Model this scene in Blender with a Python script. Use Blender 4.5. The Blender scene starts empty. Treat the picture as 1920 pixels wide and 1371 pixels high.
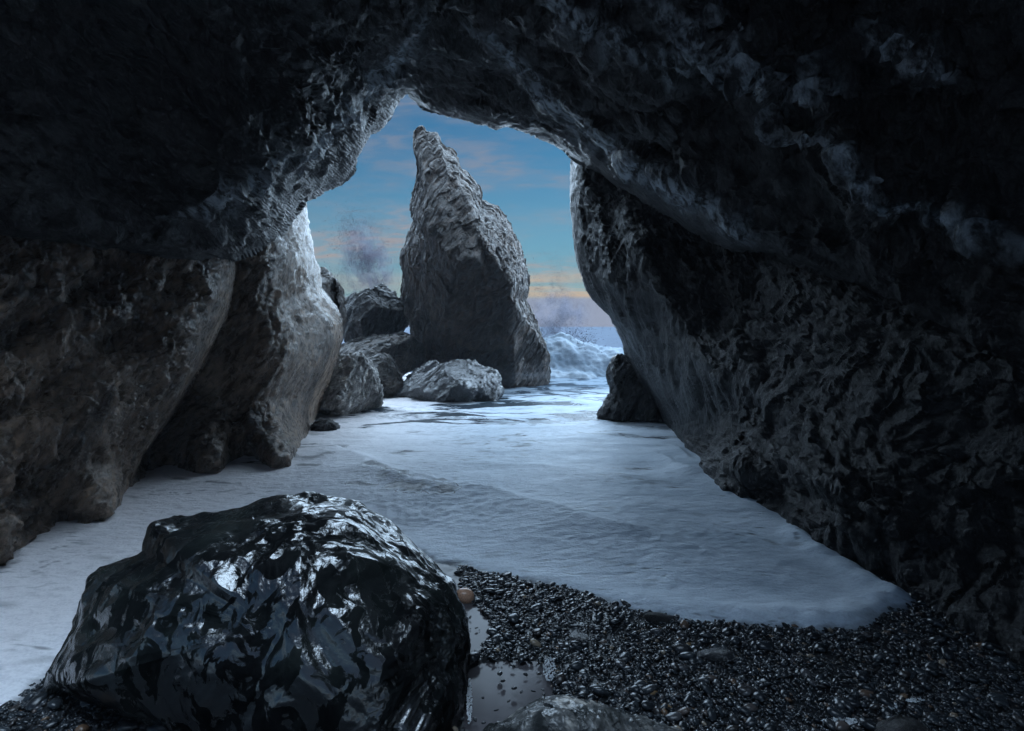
import bpy, math, random
import numpy as np
from mathutils import Vector, Matrix
random.seed(7)
RNG = np.random.default_rng(7)
S = bpy.context.scene
C = S.collection

# ------------------------------------------------------------------ camera, sky, sun, exposure
W, H, FPX = 1920.0, 1371.0, 1173.0
PITCH = math.atan((H / 2 - 612.0) / FPX)
CAM = np.array([0.0, 0.0, 1.5])
cam_d = bpy.data.cameras.new('camera'); cam = bpy.data.objects.new('camera', cam_d); C.objects.link(cam)
cam.location = CAM; cam.rotation_euler = (math.pi / 2 - PITCH, 0, 0)
cam_d.lens = FPX / W * 36.0; cam_d.sensor_width = 36.0; cam_d.clip_start = 0.05; cam_d.clip_end = 20000
S.camera = cam
FW = np.array([0, math.cos(PITCH), -math.sin(PITCH)]); RT = np.array([1.0, 0, 0]); UP = np.array([0, math.sin(PITCH), math.cos(PITCH)])

SUN_AZ, SUN_EL = math.radians(34), math.radians(46)          # azimuth from +Y (out to sea) towards +X (right)
world = bpy.data.worlds.new('World'); S.world = world; world.use_nodes = True
def build_world():
    nt = world.node_tree; nt.nodes.clear(); N = nt.nodes.new; L = nt.links.new
    out = N('ShaderNodeOutputWorld'); bg = N('ShaderNodeBackground'); L(bg.outputs[0], out.inputs[0])
    bg.inputs['Strength'].default_value = 0.05
    sky = N('ShaderNodeTexSky'); sky.sky_type = 'NISHITA'; sky.sun_disc = False
    sky.sun_elevation = SUN_EL; sky.sun_rotation = SUN_AZ; sky.dust_density = 0.6; sky.air_density = 1.0; sky.ozone_density = 1.6
    tint = N('ShaderNodeMix'); tint.data_type = 'RGBA'; tint.blend_type = 'MULTIPLY'; tint.inputs[0].default_value = 1
    tint.inputs[7].default_value = (0.080, 0.222, 0.285, 1); L(sky.outputs[0], tint.inputs[6])
    tc = N('ShaderNodeTexCoord'); sep = N('ShaderNodeSeparateXYZ'); L(tc.outputs['Generated'], sep.inputs[0])
    def m(op, a, b=None, clamp=False):
        n = N('ShaderNodeMath'); n.operation = op; n.use_clamp = clamp
        for i, x in enumerate((a, b)):
            if x is None: continue
            if isinstance(x, (int, float)): n.inputs[i].default_value = x
            else: L(x, n.inputs[i])
        return n.outputs[0]
    z = sep.outputs['Z']
    def rng(v, a, b, smooth=True):
        n = N('ShaderNodeMapRange'); n.interpolation_type = 'SMOOTHSTEP' if smooth else 'LINEAR'
        L(v, n.inputs[0]); n.inputs[1].default_value = a; n.inputs[2].default_value = b
        n.inputs[3].default_value = 0; n.inputs[4].default_value = 1; return n.outputs[0]
    pale = m('MULTIPLY', m('SUBTRACT', 1.0, rng(z, 0.04, 0.30)), 0.42)
    hz = N('ShaderNodeMix'); hz.data_type = 'RGBA'; L(pale, hz.inputs[0]); L(tint.outputs[2], hz.inputs[6]); hz.inputs[7].default_value = (1.55, 2.45, 2.9, 1); tint = hz
    # a flat cloud layer far overhead, seen in perspective
    zz = m('ADD', m('MAXIMUM', z, 0.0), 0.22)
    comb = N('ShaderNodeCombineXYZ'); L(m('DIVIDE', sep.outputs['X'], zz), comb.inputs[0]); L(m('DIVIDE', sep.outputs['Y'], zz), comb.inputs[1])
    mp = N('ShaderNodeMapping'); mp.inputs['Scale'].default_value = (0.7, 1.3, 1); mp.inputs['Rotation'].default_value = (0, 0, 0.75); L(comb.outputs[0], mp.inputs[0])
    n1 = N('ShaderNodeTexNoise'); n1.inputs['Scale'].default_value = 1.5; n1.inputs['Detail'].default_value = 7; n1.inputs['Roughness'].default_value = 0.55; n1.inputs['Distortion'].default_value = 0.3
    n2 = N('ShaderNodeTexNoise'); n2.inputs['Scale'].default_value = 13; n2.inputs['Detail'].default_value = 4; n2.inputs['Distortion'].default_value = 0.5
    L(mp.outputs[0], n1.inputs[0]); L(mp.outputs[0], n2.inputs[0])
    big = rng(n1.outputs[0], 0.38, 0.64); small = rng(n2.outputs[0], 0.40, 0.66)
    cm = m('MULTIPLY', big, m('ADD', m('MULTIPLY', small, 0.65), 0.30), True)
    cm = m('MULTIPLY', cm, rng(z, 0.02, 0.10))
    # colour of cloud: warm near horizon, mauve above
    cr = N('ShaderNodeValToRGB'); cr.color_ramp.elements[0].position = 0.03; cr.color_ramp.elements[0].color = (2.5, 1.85, 1.6, 1)
    cr.color_ramp.elements[1].position = 0.32; cr.color_ramp.elements[1].color = (1.55, 1.5, 1.75, 1)
    L(z, cr.inputs[0])
    mx = N('ShaderNodeMix'); mx.data_type = 'RGBA'; L(m('MULTIPLY', cm, 0.75), mx.inputs[0]); L(tint.outputs[2], mx.inputs[6]); L(cr.outputs[0], mx.inputs[7])
    # warm cloud bars just above the bank of sea fog, and the fog itself
    mp2 = N('ShaderNodeMapping'); mp2.inputs['Scale'].default_value = (2.2, 2.2, 22); L(tc.outputs['Generated'], mp2.inputs[0])
    n3 = N('ShaderNodeTexNoise'); n3.inputs['Scale'].default_value = 1.6; n3.inputs['Detail'].default_value = 6; n3.inputs['Distortion'].default_value = 0.6; L(mp2.outputs[0], n3.inputs[0])
    band = m('MULTIPLY', m('MULTIPLY', m('ADD', m('MULTIPLY', rng(sep.outputs['X'], -0.15, 0.12), 0.8), 0.3), rng(z, 0.036, 0.05)), m('SUBTRACT', 1.0, rng(z, 0.066, 0.10)))
    wb = m('MULTIPLY', band, rng(n3.outputs[0], 0.40, 0.56))
    mx2 = N('ShaderNodeMix'); mx2.data_type = 'RGBA'; L(m('MULTIPLY', wb, 0.7), mx2.inputs[0]); L(mx.outputs[2], mx2.inputs[6]); mx2.inputs[7].default_value = (3.4, 2.3, 1.5, 1)
    fog = m('SUBTRACT', 1.0, rng(z, 0.041, 0.049))
    mx3 = N('ShaderNodeMix'); mx3.data_type = 'RGBA'; L(fog, mx3.inputs[0]); L(mx2.outputs[2], mx3.inputs[6]); mx3.inputs[7].default_value = (1.55, 1.8, 2.4, 1)
    L(mx3.outputs[2], bg.inputs['Color'])
build_world()
sl = bpy.data.lights.new('sun', 'SUN'); sl.energy = 5.0; sl.angle = math.radians(128); sl.color = (0.58, 0.78, 1.0)
sun = bpy.data.objects.new('sun', sl); C.objects.link(sun)
sv = Vector((math.sin(SUN_AZ) * math.cos(SUN_EL), math.cos(SUN_AZ) * math.cos(SUN_EL), math.sin(SUN_EL)))
sun.rotation_euler = sv.to_track_quat('Z', 'Y').to_euler(); sun.location = (8, 8, 12)
S.view_settings.view_transform = 'Standard'; S.view_settings.look = 'None'
S.view_settings.exposure = 2.0; S.view_settings.gamma = 1.0; S.view_settings.use_curve_mapping = False
S.render.engine = 'CYCLES'; S.cycles.use_denoising = True; S.cycles.max_bounces = 6
S.cycles.sample_clamp_indirect = 4.0; S.cycles.caustics_reflective = False; S.cycles.caustics_refractive = False

# ------------------------------------------------------------------ helpers
def ray(u, v):
    u = np.asarray(u, float); v = np.asarray(v, float)
    return FW + ((u - W / 2) / FPX)[..., None] * RT + ((H / 2 - v) / FPX)[..., None] * UP
def gd(u, v, z=0.0):                                   # forward depth at which a sight line meets the level z
    return float((z - CAM[2]) / ray(u, v)[2])
def gp(u, v, z=0.0):
    p = CAM + ray(u, v) * gd(u, v, z); return p
PERM = RNG.permutation(256).astype(np.int32); PERM = np.concatenate([PERM, PERM, PERM])
GR = RNG.normal(size=(256, 3)).astype(np.float32); GR /= np.linalg.norm(GR, axis=1)[:, None]
def noise(P):                                          # gradient noise, about -0.7..0.7
    P = np.asarray(P, np.float32); I = np.floor(P).astype(np.int32); f = P - I; I &= 255
    w = f * f * f * (f * (f * 6 - 15) + 10); r = np.zeros(len(P), np.float32)
    for dx in (0, 1):
        a = PERM[I[:, 0] + dx]; wx = w[:, 0] if dx else 1 - w[:, 0]
        for dy in (0, 1):
            b = PERM[a + I[:, 1] + dy]; wy = wx * (w[:, 1] if dy else 1 - w[:, 1])
            for dz in (0, 1):
                g = GR[PERM[b + I[:, 2] + dz]]
                r += wy * (w[:, 2] if dz else 1 - w[:, 2]) * (g[:, 0] * (f[:, 0] - dx) + g[:, 1] * (f[:, 1] - dy) + g[:, 2] * (f[:, 2] - dz))
    return r * 1.5
def fbm(P, o=4, g=0.5):
    P = np.asarray(P, np.float32); r = 0; a = 1; s = 0
    for i in range(o):
        r = r + a * noise(P + 17.3 * i); s += a; a *= g; P = P * 2.03
    return r / s
def ridged(P, o=4, g=0.5):
    P = np.asarray(P, np.float32); r = 0; a = 1; s = 0
    for i in range(o):
        r = r + a * (1 - 2.2 * np.abs(noise(P + 31.7 * i))); s += a; a *= g; P = P * 2.1
    return r / s
def smooth(x, a, b):
    t = np.clip((x - a) / (b - a), 0, 1); return t * t * (3 - 2 * t)
def mesh_grid(name, P, keep_faces, quads, mat, smooth_shade=True, attr=None):
    used = np.zeros(len(P), bool); q = quads[keep_faces]; used[q.ravel()] = True
    idx = np.cumsum(used) - 1; me = mesh_raw(name, P[used], idx[q], mat, smooth_shade)
    if attr is not None: me.attributes.new('glint_or_foam', 'FLOAT', 'POINT').data.foreach_set('value', np.ascontiguousarray(attr[used], np.float32))
    return me
def mesh_raw(name, V, F, mat, smooth_shade=True):
    me = bpy.data.meshes.new(name); k = F.shape[1]
    me.vertices.add(len(V)); me.vertices.foreach_set('co', np.ascontiguousarray(V, np.float32).ravel())
    me.loops.add(F.size); me.loops.foreach_set('vertex_index', np.ascontiguousarray(F, np.int32).ravel())
    me.polygons.add(len(F)); me.polygons.foreach_set('loop_start', np.arange(0, F.size, k, dtype=np.int32))
    me.polygons.foreach_set('use_smooth', np.full(len(F), smooth_shade))
    if mat: me.materials.append(mat)
    me.update(calc_edges=True); me.validate(); return me
def link(name, me, parent=None):
    o = bpy.data.objects.new(name, me); C.objects.link(o); o.parent = parent; return o
def tag(o, label=None, cat=None, group=None, kind=None):
    for k, v in (('label', label), ('category', cat), ('group', group), ('kind', kind)):
        if v: o[k] = v
    return o
def grid_quads(nr, nc):
    a = (np.arange(nr - 1)[:, None] * nc + np.arange(nc - 1)).ravel(); return np.stack([a, a + 1, a + nc + 1, a + nc], 1)
def grid_normals(P):                                   # P (nr,nc,3)
    du = np.gradient(P, axis=1); dv = np.gradient(P, axis=0); n = np.cross(dv, du)
    return n / np.maximum(np.linalg.norm(n, axis=-1, keepdims=True), 1e-9)
def poly_sdf(poly, X, Y):                              # + inside; also nearest point
    px, py = poly[:, 0], poly[:, 1]; n = len(poly)
    best = np.full(X.shape, 1e18); nx = np.zeros(X.shape); ny = np.zeros(X.shape); ins = np.zeros(X.shape, bool)
    for i in range(n):
        x0, y0, x1, y1 = px[i], py[i], px[(i + 1) % n], py[(i + 1) % n]
        ex, ey = x1 - x0, y1 - y0; l2 = ex * ex + ey * ey
        if l2 < 1e-12: continue
        t = np.clip(((X - x0) * ex + (Y - y0) * ey) / l2, 0, 1)
        qx, qy = x0 + t * ex, y0 + t * ey; d = (X - qx) ** 2 + (Y - qy) ** 2
        m = d < best; best = np.where(m, d, best); nx = np.where(m, qx, nx); ny = np.where(m, qy, ny)
        if y0 != y1:
            c = ((y0 > Y) != (y1 > Y)) & (X < (x1 - x0) * (Y - y0) / (y1 - y0) + x0); ins ^= c
    d = np.sqrt(best); return np.where(ins, d, -d), nx, ny
def line_sd(pl, X, Y):                                 # distance to an open polyline, + on its right-hand/upper side
    best = np.full(X.shape, 1e18); sg = np.ones(X.shape); tt = np.zeros(X.shape); n = len(pl) - 1
    for i in range(n):
        (x0, y0), (x1, y1) = pl[i], pl[i + 1]; ex, ey = x1 - x0, y1 - y0
        t = np.clip(((X - x0) * ex + (Y - y0) * ey) / (ex * ex + ey * ey), 0, 1)
        d = (X - x0 - t * ex) ** 2 + (Y - y0 - t * ey) ** 2; m = d < best
        best = np.where(m, d, best); sg = np.where(m, np.where(ex * (Y - y0) - ey * (X - x0) < 0, 1, -1), sg); tt = np.where(m, (i + t) / n, tt)
    return np.sqrt(best) * sg, tt
def rbf(ctrl, X, Y, c=90.0):                           # smooth surface through scattered controls (log of depth)
    A = np.array([[a, b] for a, b, _ in ctrl], float); v = np.log([d for _, _, d in ctrl])
    K = np.sqrt(((A[:, None] - A[None]) ** 2).sum(-1) + c * c); n = len(A)
    M = np.zeros((n + 1, n + 1)); M[:n, :n] = -K; M[:n, :n] -= np.eye(n) * 4.0; M[n, :n] = M[:n, n] = 1
    w = np.linalg.solve(M, np.append(v, 0)); r = np.full(X.shape, w[n])
    for i in range(n): r -= w[i] * np.sqrt((X - A[i, 0]) ** 2 + (Y - A[i, 1]) ** 2 + c * c)
    return np.exp(r)
def craggy(pl, amp, seed, step=6.0, closed=True):      # a traced outline made rough at small scale
    out = []; n = len(pl)
    for i in range(n if closed else n - 1):
        a, b = np.array(pl[i], float), np.array(pl[(i + 1) % n], float); L = np.linalg.norm(b - a)
        inside = all(-60 < p[0] < W + 60 and -60 < p[1] < H + 60 for p in (a, b))
        k = max(1, int(L / step)) if inside else 1
        for j in range(k): out.append(a + (b - a) * j / k)
    out = np.array(out)
    q = np.stack([out[:, 0] * 0.030, out[:, 1] * 0.030, np.full(len(out), seed * 3.1)], 1)
    fade = ((out[:, 0] > -40) & (out[:, 0] < W + 40) & (out[:, 1] > -40)).astype(float)
    out[:, 0] += fade * amp * (fbm(q, 3) * 1.5 + 0.22 * noise(q * 3)); out[:, 1] += fade * amp * (fbm(q + 50, 3) * 1.5 + 0.22 * noise(q * 3 + 9))
    return out

# ------------------------------------------------------------------ materials
def nodes(name):
    m = bpy.data.materials.new(name); m.use_nodes = True; nt = m.node_tree
    return m, nt, nt.nodes['Principled BSDF'], nt.nodes.new, nt.links.new
def ramp(N, L, src, stops):
    r = N('ShaderNodeValToRGB'); L(src, r.inputs[0]); e = r.color_ramp.elements
    while len(e) < len(stops): e.new(0.5)
    for el, (p, c) in zip(e, stops): el.position = p; el.color = (c + (1,) if len(c) == 3 else c)
    return r.outputs[0]
def val(N, L, src, a, b, lo, hi):
    r = N('ShaderNodeMapRange'); L(src, r.inputs[0])
    for i, x in enumerate((a, b, lo, hi)): r.inputs[i + 1].default_value = x
    return r.outputs[0]
def rock_mat(name, dark, mid, light, rough=(0.28, 0.6), strata=(0, 0, 0), stretch=(1, 1, 0.4), bump=1.0, scale=1.0, moss=None, spec=0.5, facet=1.0, glint_or_foam=False):
    m, nt, b, N, L = nodes(name)
    tc = N('ShaderNodeTexCoord'); mp = N('ShaderNodeMapping'); mp.inputs['Rotation'].default_value = strata; mp.vector_type = 'TEXTURE'; mp.inputs['Scale'].default_value = tuple(1 / (s * scale) for s in stretch)
    L(tc.outputs['Object'], mp.inputs[0])
    def nz(sc, det, rg=0.6, dist=0.0, src=mp):
        n = N('ShaderNodeTexNoise'); n.inputs['Scale'].default_value = sc; n.inputs['Detail'].default_value = det
        n.inputs['Roughness'].default_value = rg; n.inputs['Distortion'].default_value = dist; L(src.outputs[0], n.inputs[0]); return n.outputs[0]
    a = nz(1.6, 8, 0.65, 0.4); f = nz(14, 8, 0.7, 0.2); g = nz(55, 5, 0.7)
    col = ramp(N, L, a, [(0.30, dark), (0.50, mid), (0.70, light)])
    sp = ramp(N, L, f, [(0.36, (0.22, 0.22, 0.22)), (0.52, (0.9, 0.9, 0.9)), (0.66, (2.0, 1.9, 1.8))])
    mx = N('ShaderNodeMix'); mx.data_type = 'RGBA'; mx.blend_type = 'MULTIPLY'; mx.inputs[0].default_value = 0.85; L(col, mx.inputs[6]); L(sp, mx.inputs[7]); col = mx.outputs[2]
    if glint_or_foam:  # pale glints of light put into the rock colour through the mask
        at = N('ShaderNodeAttribute'); at.attribute_name = 'glint_or_foam'; k0 = N('ShaderNodeMath'); k0.operation = 'MULTIPLY'; L(at.outputs['Fac'], k0.inputs[0]); L(ramp(N, L, f, [(0.44, (0.03,) * 3), (0.58, (1,) * 3)]), k0.inputs[1]); k0.use_clamp = True
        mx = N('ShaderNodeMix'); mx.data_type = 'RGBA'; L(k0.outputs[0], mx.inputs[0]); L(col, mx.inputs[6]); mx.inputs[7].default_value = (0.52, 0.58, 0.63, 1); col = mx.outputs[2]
    if moss:
        colr, thr = moss; mo = nz(2.2, 6, 0.6)
        k = ramp(N, L, mo, [(thr, (0, 0, 0)), (thr + 0.14, (1, 1, 1))])
        mx = N('ShaderNodeMix'); mx.data_type = 'RGBA'; L(k, mx.inputs[0]); L(col, mx.inputs[6]); mx.inputs[7].default_value = colr + (1,); col = mx.outputs[2]
    L(col, b.inputs['Base Color']); L(val(N, L, f, 0.3, 0.7, rough[0], rough[1]), b.inputs['Roughness'])
    b.inputs['Specular IOR Level'].default_value = spec
    vo = N('ShaderNodeTexVoronoi'); vo.feature = 'F1'; vo.inputs['Scale'].default_value = 9; vo.inputs['Randomness'].default_value = 1; L(mp.outputs[0], vo.inputs[0])
    # small broken facets: every chip of rock leans its own way
    geo = N('ShaderNodeNewGeometry'); h = geo.outputs['Normal']
    wn = N('ShaderNodeTexNoise'); wn.inputs['Scale'].default_value = 6; wn.inputs['Detail'].default_value = 4; L(mp.outputs[0], wn.inputs[0])
    for sc, k in ((11, 0.6 * facet), (34, 0.9 * facet)):
        ad = N('ShaderNodeVectorMath'); ad.operation = 'MULTIPLY_ADD'; L(wn.outputs['Color'], ad.inputs[0]); ad.inputs[1].default_value = (0.25, 0.25, 0.25); L(mp.outputs[0], ad.inputs[2])
        vf = N('ShaderNodeTexVoronoi'); vf.inputs['Scale'].default_value = sc; L(ad.outputs[0], vf.inputs[0])
        c0 = N('ShaderNodeVectorMath'); c0.operation = 'SUBTRACT'; L(vf.outputs['Color'], c0.inputs[0]); c0.inputs[1].default_value = (0.5, 0.5, 0.5)
        c1 = N('ShaderNodeVectorMath'); c1.operation = 'MULTIPLY_ADD'; L(c0.outputs[0], c1.inputs[0]); c1.inputs[1].default_value = (k, k, k); L(h, c1.inputs[2])
        c2 = N('ShaderNodeVectorMath'); c2.operation = 'NORMALIZE'; L(c1.outputs[0], c2.inputs[0]); h = c2.outputs[0]
    for src, k, d in ((f, 0.9 * bump, 0.10), (vo.outputs[0], 0.4 * bump, 0.06), (g, 0.8 * bump, 0.028)):
        bn = N('ShaderNodeBump'); bn.inputs['Strength'].default_value = min(1, k); bn.inputs['Distance'].default_value = d; L(src, bn.inputs['Height'])
        if h: L(h, bn.inputs['Normal'])
        h = bn.outputs[0]
    L(h, b.inputs['Normal']); return m
M = {}
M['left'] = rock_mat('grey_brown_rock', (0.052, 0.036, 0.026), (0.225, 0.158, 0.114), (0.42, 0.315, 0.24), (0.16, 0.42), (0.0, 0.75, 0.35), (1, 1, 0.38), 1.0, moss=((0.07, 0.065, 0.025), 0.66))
M['roof'] = rock_mat('black_cave_rock', (0.0045, 0.0045, 0.0052), (0.0105, 0.010, 0.0105), (0.032, 0.030, 0.032), (0.30, 0.6), (0.3, -0.7, 0.2), (1, 0.8, 0.45), 1.1, spec=0.4, glint_or_foam=True)
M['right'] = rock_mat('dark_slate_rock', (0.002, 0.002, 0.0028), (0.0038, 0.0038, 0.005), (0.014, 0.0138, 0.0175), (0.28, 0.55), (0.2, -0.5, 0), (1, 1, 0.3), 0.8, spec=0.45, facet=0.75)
M['stack'] = rock_mat('stack_rock', (0.018, 0.012, 0.009), (0.047, 0.032, 0.0235), (0.098, 0.070, 0.053), (0.4, 0.7), (0, 0.55, 0), (1, 1, 0.4), 1.0, scale=0.55)
M['dark_boulder'] = rock_mat('dark_boulder_rock', (0.008, 0.0072, 0.007), (0.02, 0.0175, 0.0165), (0.05, 0.043, 0.04), (0.35, 0.6), (0.4, 0, 0), (1, 1, 0.6), 1.0, scale=0.8)
M['flat_boulder'] = rock_mat('flat_boulder_rock', (0.02, 0.0165, 0.0145), (0.052, 0.042, 0.035), (0.14, 0.115, 0.096), (0.35, 0.6), (0.0, 1.3, 0), (1, 1, 0.5), 1.0)
M['pale_boulder'] = rock_mat('pale_boulder_rock', (0.14, 0.13, 0.125), (0.38, 0.36, 0.34), (0.60, 0.56, 0.52), (0.22, 0.5), (0.3, 0.8, 0), (1, 1, 0.45), 0.9)
M['wet_boulder'] = rock_mat('wet_slate_rock', (0.02, 0.022, 0.026), (0.018, 0.021, 0.026), (0.06, 0.067, 0.08), (0.06, 0.2), (0.0, 1.0, 0.3), (1, 1, 0.35), 0.9, spec=1.0)
M['wet_boulder'].node_tree.nodes['Principled BSDF'].inputs['IOR'].default_value = 1.9
M['shore_rock'] = rock_mat('shore_rock', (0.02, 0.02, 0.02), (0.05, 0.047, 0.046), (0.11, 0.10, 0.095), (0.2, 0.5), (0.3, 0.3, 0), (1, 1, 0.5), 1.0)

def gloss_rock(name='wet_black_rock', cols=((0.004, 0.0045, 0.005), (0.008, 0.010, 0.010), (0.02, 0.024, 0.022)), dry=None, film_ior=2.3):
    m, nt, b, N, L = nodes(name)
    tc = N('ShaderNodeTexCoord'); mp = N('ShaderNodeMapping'); mp.inputs['Rotation'].default_value = (0.2, 0.5, 0.4); mp.inputs['Scale'].default_value = (1, 1, 0.7); L(tc.outputs['Object'], mp.inputs[0])
    def nz(sc, det, rg=0.55, dist=0.0):
        n = N('ShaderNodeTexNoise'); n.inputs['Scale'].default_value = sc; n.inputs['Detail'].default_value = det; n.inputs['Roughness'].default_value = rg; n.inputs['Distortion'].default_value = dist; L(mp.outputs[0], n.inputs[0]); return n.outputs[0]
    a = nz(3, 6); f = nz(9, 7, 0.6, 0.5); g = nz(40, 4, 0.6)
    L(ramp(N, L, a if dry is None else nz(dry, 9, 0.65, 0.6), [(0.40, cols[0]), (0.53, cols[1]), (0.66, cols[2])]), b.inputs['Base Color'])
    film = ramp(N, L, nz(11.0, 9, 0.60, 0.9), [(0.475, (0, 0, 0)), (0.50, (1, 1, 1))])      # ragged film of water left on the stone
    L(val(N, L, film, 0, 1, 0.5, 0.2), b.inputs['Roughness']); L(val(N, L, film, 0, 1, 1.10, film_ior), b.inputs['IOR'])
    b1 = N('ShaderNodeBump'); b1.inputs['Strength'].default_value = 0.45; b1.inputs['Distance'].default_value = 0.018; L(f, b1.inputs['Height'])
    b2 = N('ShaderNodeBump'); b2.inputs['Strength'].default_value = 0.35; b2.inputs['Distance'].default_value = 0.01; L(g, b2.inputs['Height']); L(b1.outputs[0], b2.inputs['Normal'])
    L(b2.outputs[0], b.inputs['Normal']); return m
M['gloss'] = gloss_rock(); M['mottled'] = gloss_rock('mottled_wet_rock', ((0.02, 0.022, 0.022), (0.10, 0.10, 0.098), (0.42, 0.39, 0.35)), 9.0, 1.45)

def foam_mat(name, wave=False):
    m, nt, b, N, L = nodes(name)
    tc = N('ShaderNodeTexCoord'); sep = N('ShaderNodeSeparateXYZ'); L(tc.outputs['Object'], sep.inputs[0])
    mp = N('ShaderNodeMapping'); mp.inputs['Scale'].default_value = (0.45, 1.0, 1.0); mp.inputs['Rotation'].default_value = (0, 0, -0.12); L(tc.outputs['Object'], mp.inputs[0])
    def nz(sc, det, rg=0.55, dist=0.0, src=None):
        n = N('ShaderNodeTexNoise'); n.inputs['Scale'].default_value = sc; n.inputs['Detail'].default_value = det; n.inputs['Roughness'].default_value = rg; n.inputs['Distortion'].default_value = dist
        L((src or mp.outputs[0]), n.inputs[0]); return n.outputs[0]
    def mm(op, x, y, clamp=False):
        n = N('ShaderNodeMath'); n.operation = op; n.use_clamp = clamp
        for i, s in enumerate((x, y)):
            if isinstance(s, (int, float)): n.inputs[i].default_value = s
            else: L(s, n.inputs[i])
        return n.outputs[0]
    streak = nz(1.3, 9, 0.62, 1.2); dimp = nz(22, 5, 0.6, 0.3); fine = nz(60, 4, 0.6, 0, tc.outputs['Object']); med = nz(9, 6, 0.6, 0.4)
    if wave: cov_thr = 0.30
    else:
        # the wash is solid foam in the cave mouth and opens into streaks further out
        cov_thr = ramp(N, L, val(N, L, sep.outputs['Y'], 0, 40, 0, 1), [(0.12, (0.26,) * 3), (0.20, (0.36,) * 3), (0.27, (0.455,) * 3), (0.42, (0.47,) * 3), (0.62, (0.60,) * 3)])
    thr = mm('SUBTRACT', streak, cov_thr); cov = val(N, L, thr, -0.01, 0.05, 0, 1)
    if not wave:                                         # lacy holes where the foam is drawn out thin, and a ragged wet rim
        wv = N('ShaderNodeVectorMath'); wv.operation = 'MULTIPLY_ADD'; wn = N('ShaderNodeTexNoise'); wn.inputs['Scale'].default_value = 2.5; wn.inputs['Detail'].default_value = 3; L(mp.outputs[0], wn.inputs[0])
        L(wn.outputs['Color'], wv.inputs[0]); wv.inputs[1].default_value = (0.5, 0.5, 0.5); L(mp.outputs[0], wv.inputs[2])
        def lace(sc):
            vo = N('ShaderNodeTexVoronoi'); vo.feature = 'SMOOTH_F1'; vo.inputs['Scale'].default_value = sc; vo.inputs['Smoothness'].default_value = 0.3; L(wv.outputs[0], vo.inputs[0]); return vo.outputs['Distance']
        hole = mm('MAXIMUM', val(N, L, lace(5.5), 0.10, 0.34, 1, 0), mm('MULTIPLY', val(N, L, lace(16), 0.10, 0.36, 1, 0), 0.8))
        at = N('ShaderNodeAttribute'); at.attribute_name = 'glint_or_foam'
        zone = mm('MAXIMUM', val(N, L, nz(0.75, 4, 0.55, 0.8), 0.47, 0.60, 0, 1), val(N, L, mm('ADD', mm('MAXIMUM', at.outputs['Fac'], val(N, L, at.outputs['Fac'], -1.2, -1.5, -1, 3)), mm('MULTIPLY', mm('SUBTRACT', nz(3.5, 5), 0.5), 0.5)), 0.0, 0.16, 1.0, 0.0))
        cov = mm('MULTIPLY', cov, mm('SUBTRACT', 1.0, mm('MULTIPLY', mm('MULTIPLY', hole, zone), 0.72)))
        gapf = val(N, L, at.outputs['Fac'], -9.0, -1.5, 0.12, 1.0); cov = mm('MULTIPLY', cov, gapf)
        edg = mm('MODULO', mm('ADD', at.outputs['Fac'], 20), 10) if False else mm('MAXIMUM', at.outputs['Fac'], val(N, L, at.outputs['Fac'], -1.2, -1.5, 0, 3))
        rim = val(N, L, mm('ADD', edg, mm('MULTIPLY', mm('SUBTRACT', nz(6, 6, 0.65), 0.5), 0.16)), 0.0, 0.05, 0.25, 1.0); cov = mm('MULTIPLY', cov, rim)
    foamc = ramp(N, L, nz(1.1, 9, 0.66, 1.8), [(0.36, (0.50, 0.58, 0.66)), (0.50, (0.66, 0.74, 0.82)), (0.64, (0.74, 0.82, 0.90))])
    if wave: foamc = ramp(N, L, nz(1.8, 6, 0.6, 0.8), [(0.34, (0.12, 0.16, 0.20)), (0.60, (0.30, 0.35, 0.40))])
    if not wave:                                         # lower light painted into seaward foam colour; beige towards the left wall
        thin = N('ShaderNodeMix'); thin.data_type = 'RGBA'; L(val(N, L, sep.outputs['Y'], 8.5, 15, 0, 1), thin.inputs[0]); L(foamc, thin.inputs[6]); thin.inputs[7].default_value = (0.17, 0.215, 0.26, 1)  # darker seaward colour for the lower light, foam not thinner
        beige = N('ShaderNodeMix'); beige.data_type = 'RGBA'; L(val(N, L, sep.outputs['X'], -0.3, -2.4, 0, 0.8), beige.inputs[0]); L(thin.outputs[2], beige.inputs[6]); beige.inputs[7].default_value = (0.76, 0.70, 0.69, 1); foamc = beige.outputs[2]
    bub = ramp(N, L, mm('ADD', mm('MULTIPLY', fine, 0.5), mm('MULTIPLY', dimp, 0.5)), [(0.40, (0.74, 0.74, 0.76)), (0.54, (1, 1, 1))])
    mb = N('ShaderNodeMix'); mb.data_type = 'RGBA'; mb.blend_type = 'MULTIPLY'; mb.inputs[0].default_value = 0.6; L(foamc, mb.inputs[6]); L(bub, mb.inputs[7])
    mx = N('ShaderNodeMix'); mx.data_type = 'RGBA'; L(cov, mx.inputs[0]); L(ramp(N, L, val(N, L, sep.outputs['Y'], 0, 40, 0, 1), [(0.1, (0.05, 0.055, 0.06)), (0.3, (0.022, 0.032, 0.042)), (0.7, (0.085, 0.102, 0.13))]), mx.inputs[6]); L(mb.outputs[2], mx.inputs[7])
    L(mx.outputs[2], b.inputs['Base Color']); L(val(N, L, cov, 0, 1, 0.22, 0.5), b.inputs['Roughness']); b.inputs['IOR'].default_value = 1.2; L(val(N, L, sep.outputs['Y'], 9, 15, 0.35, 0.0), b.inputs['Specular IOR Level'])
    h = None
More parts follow.
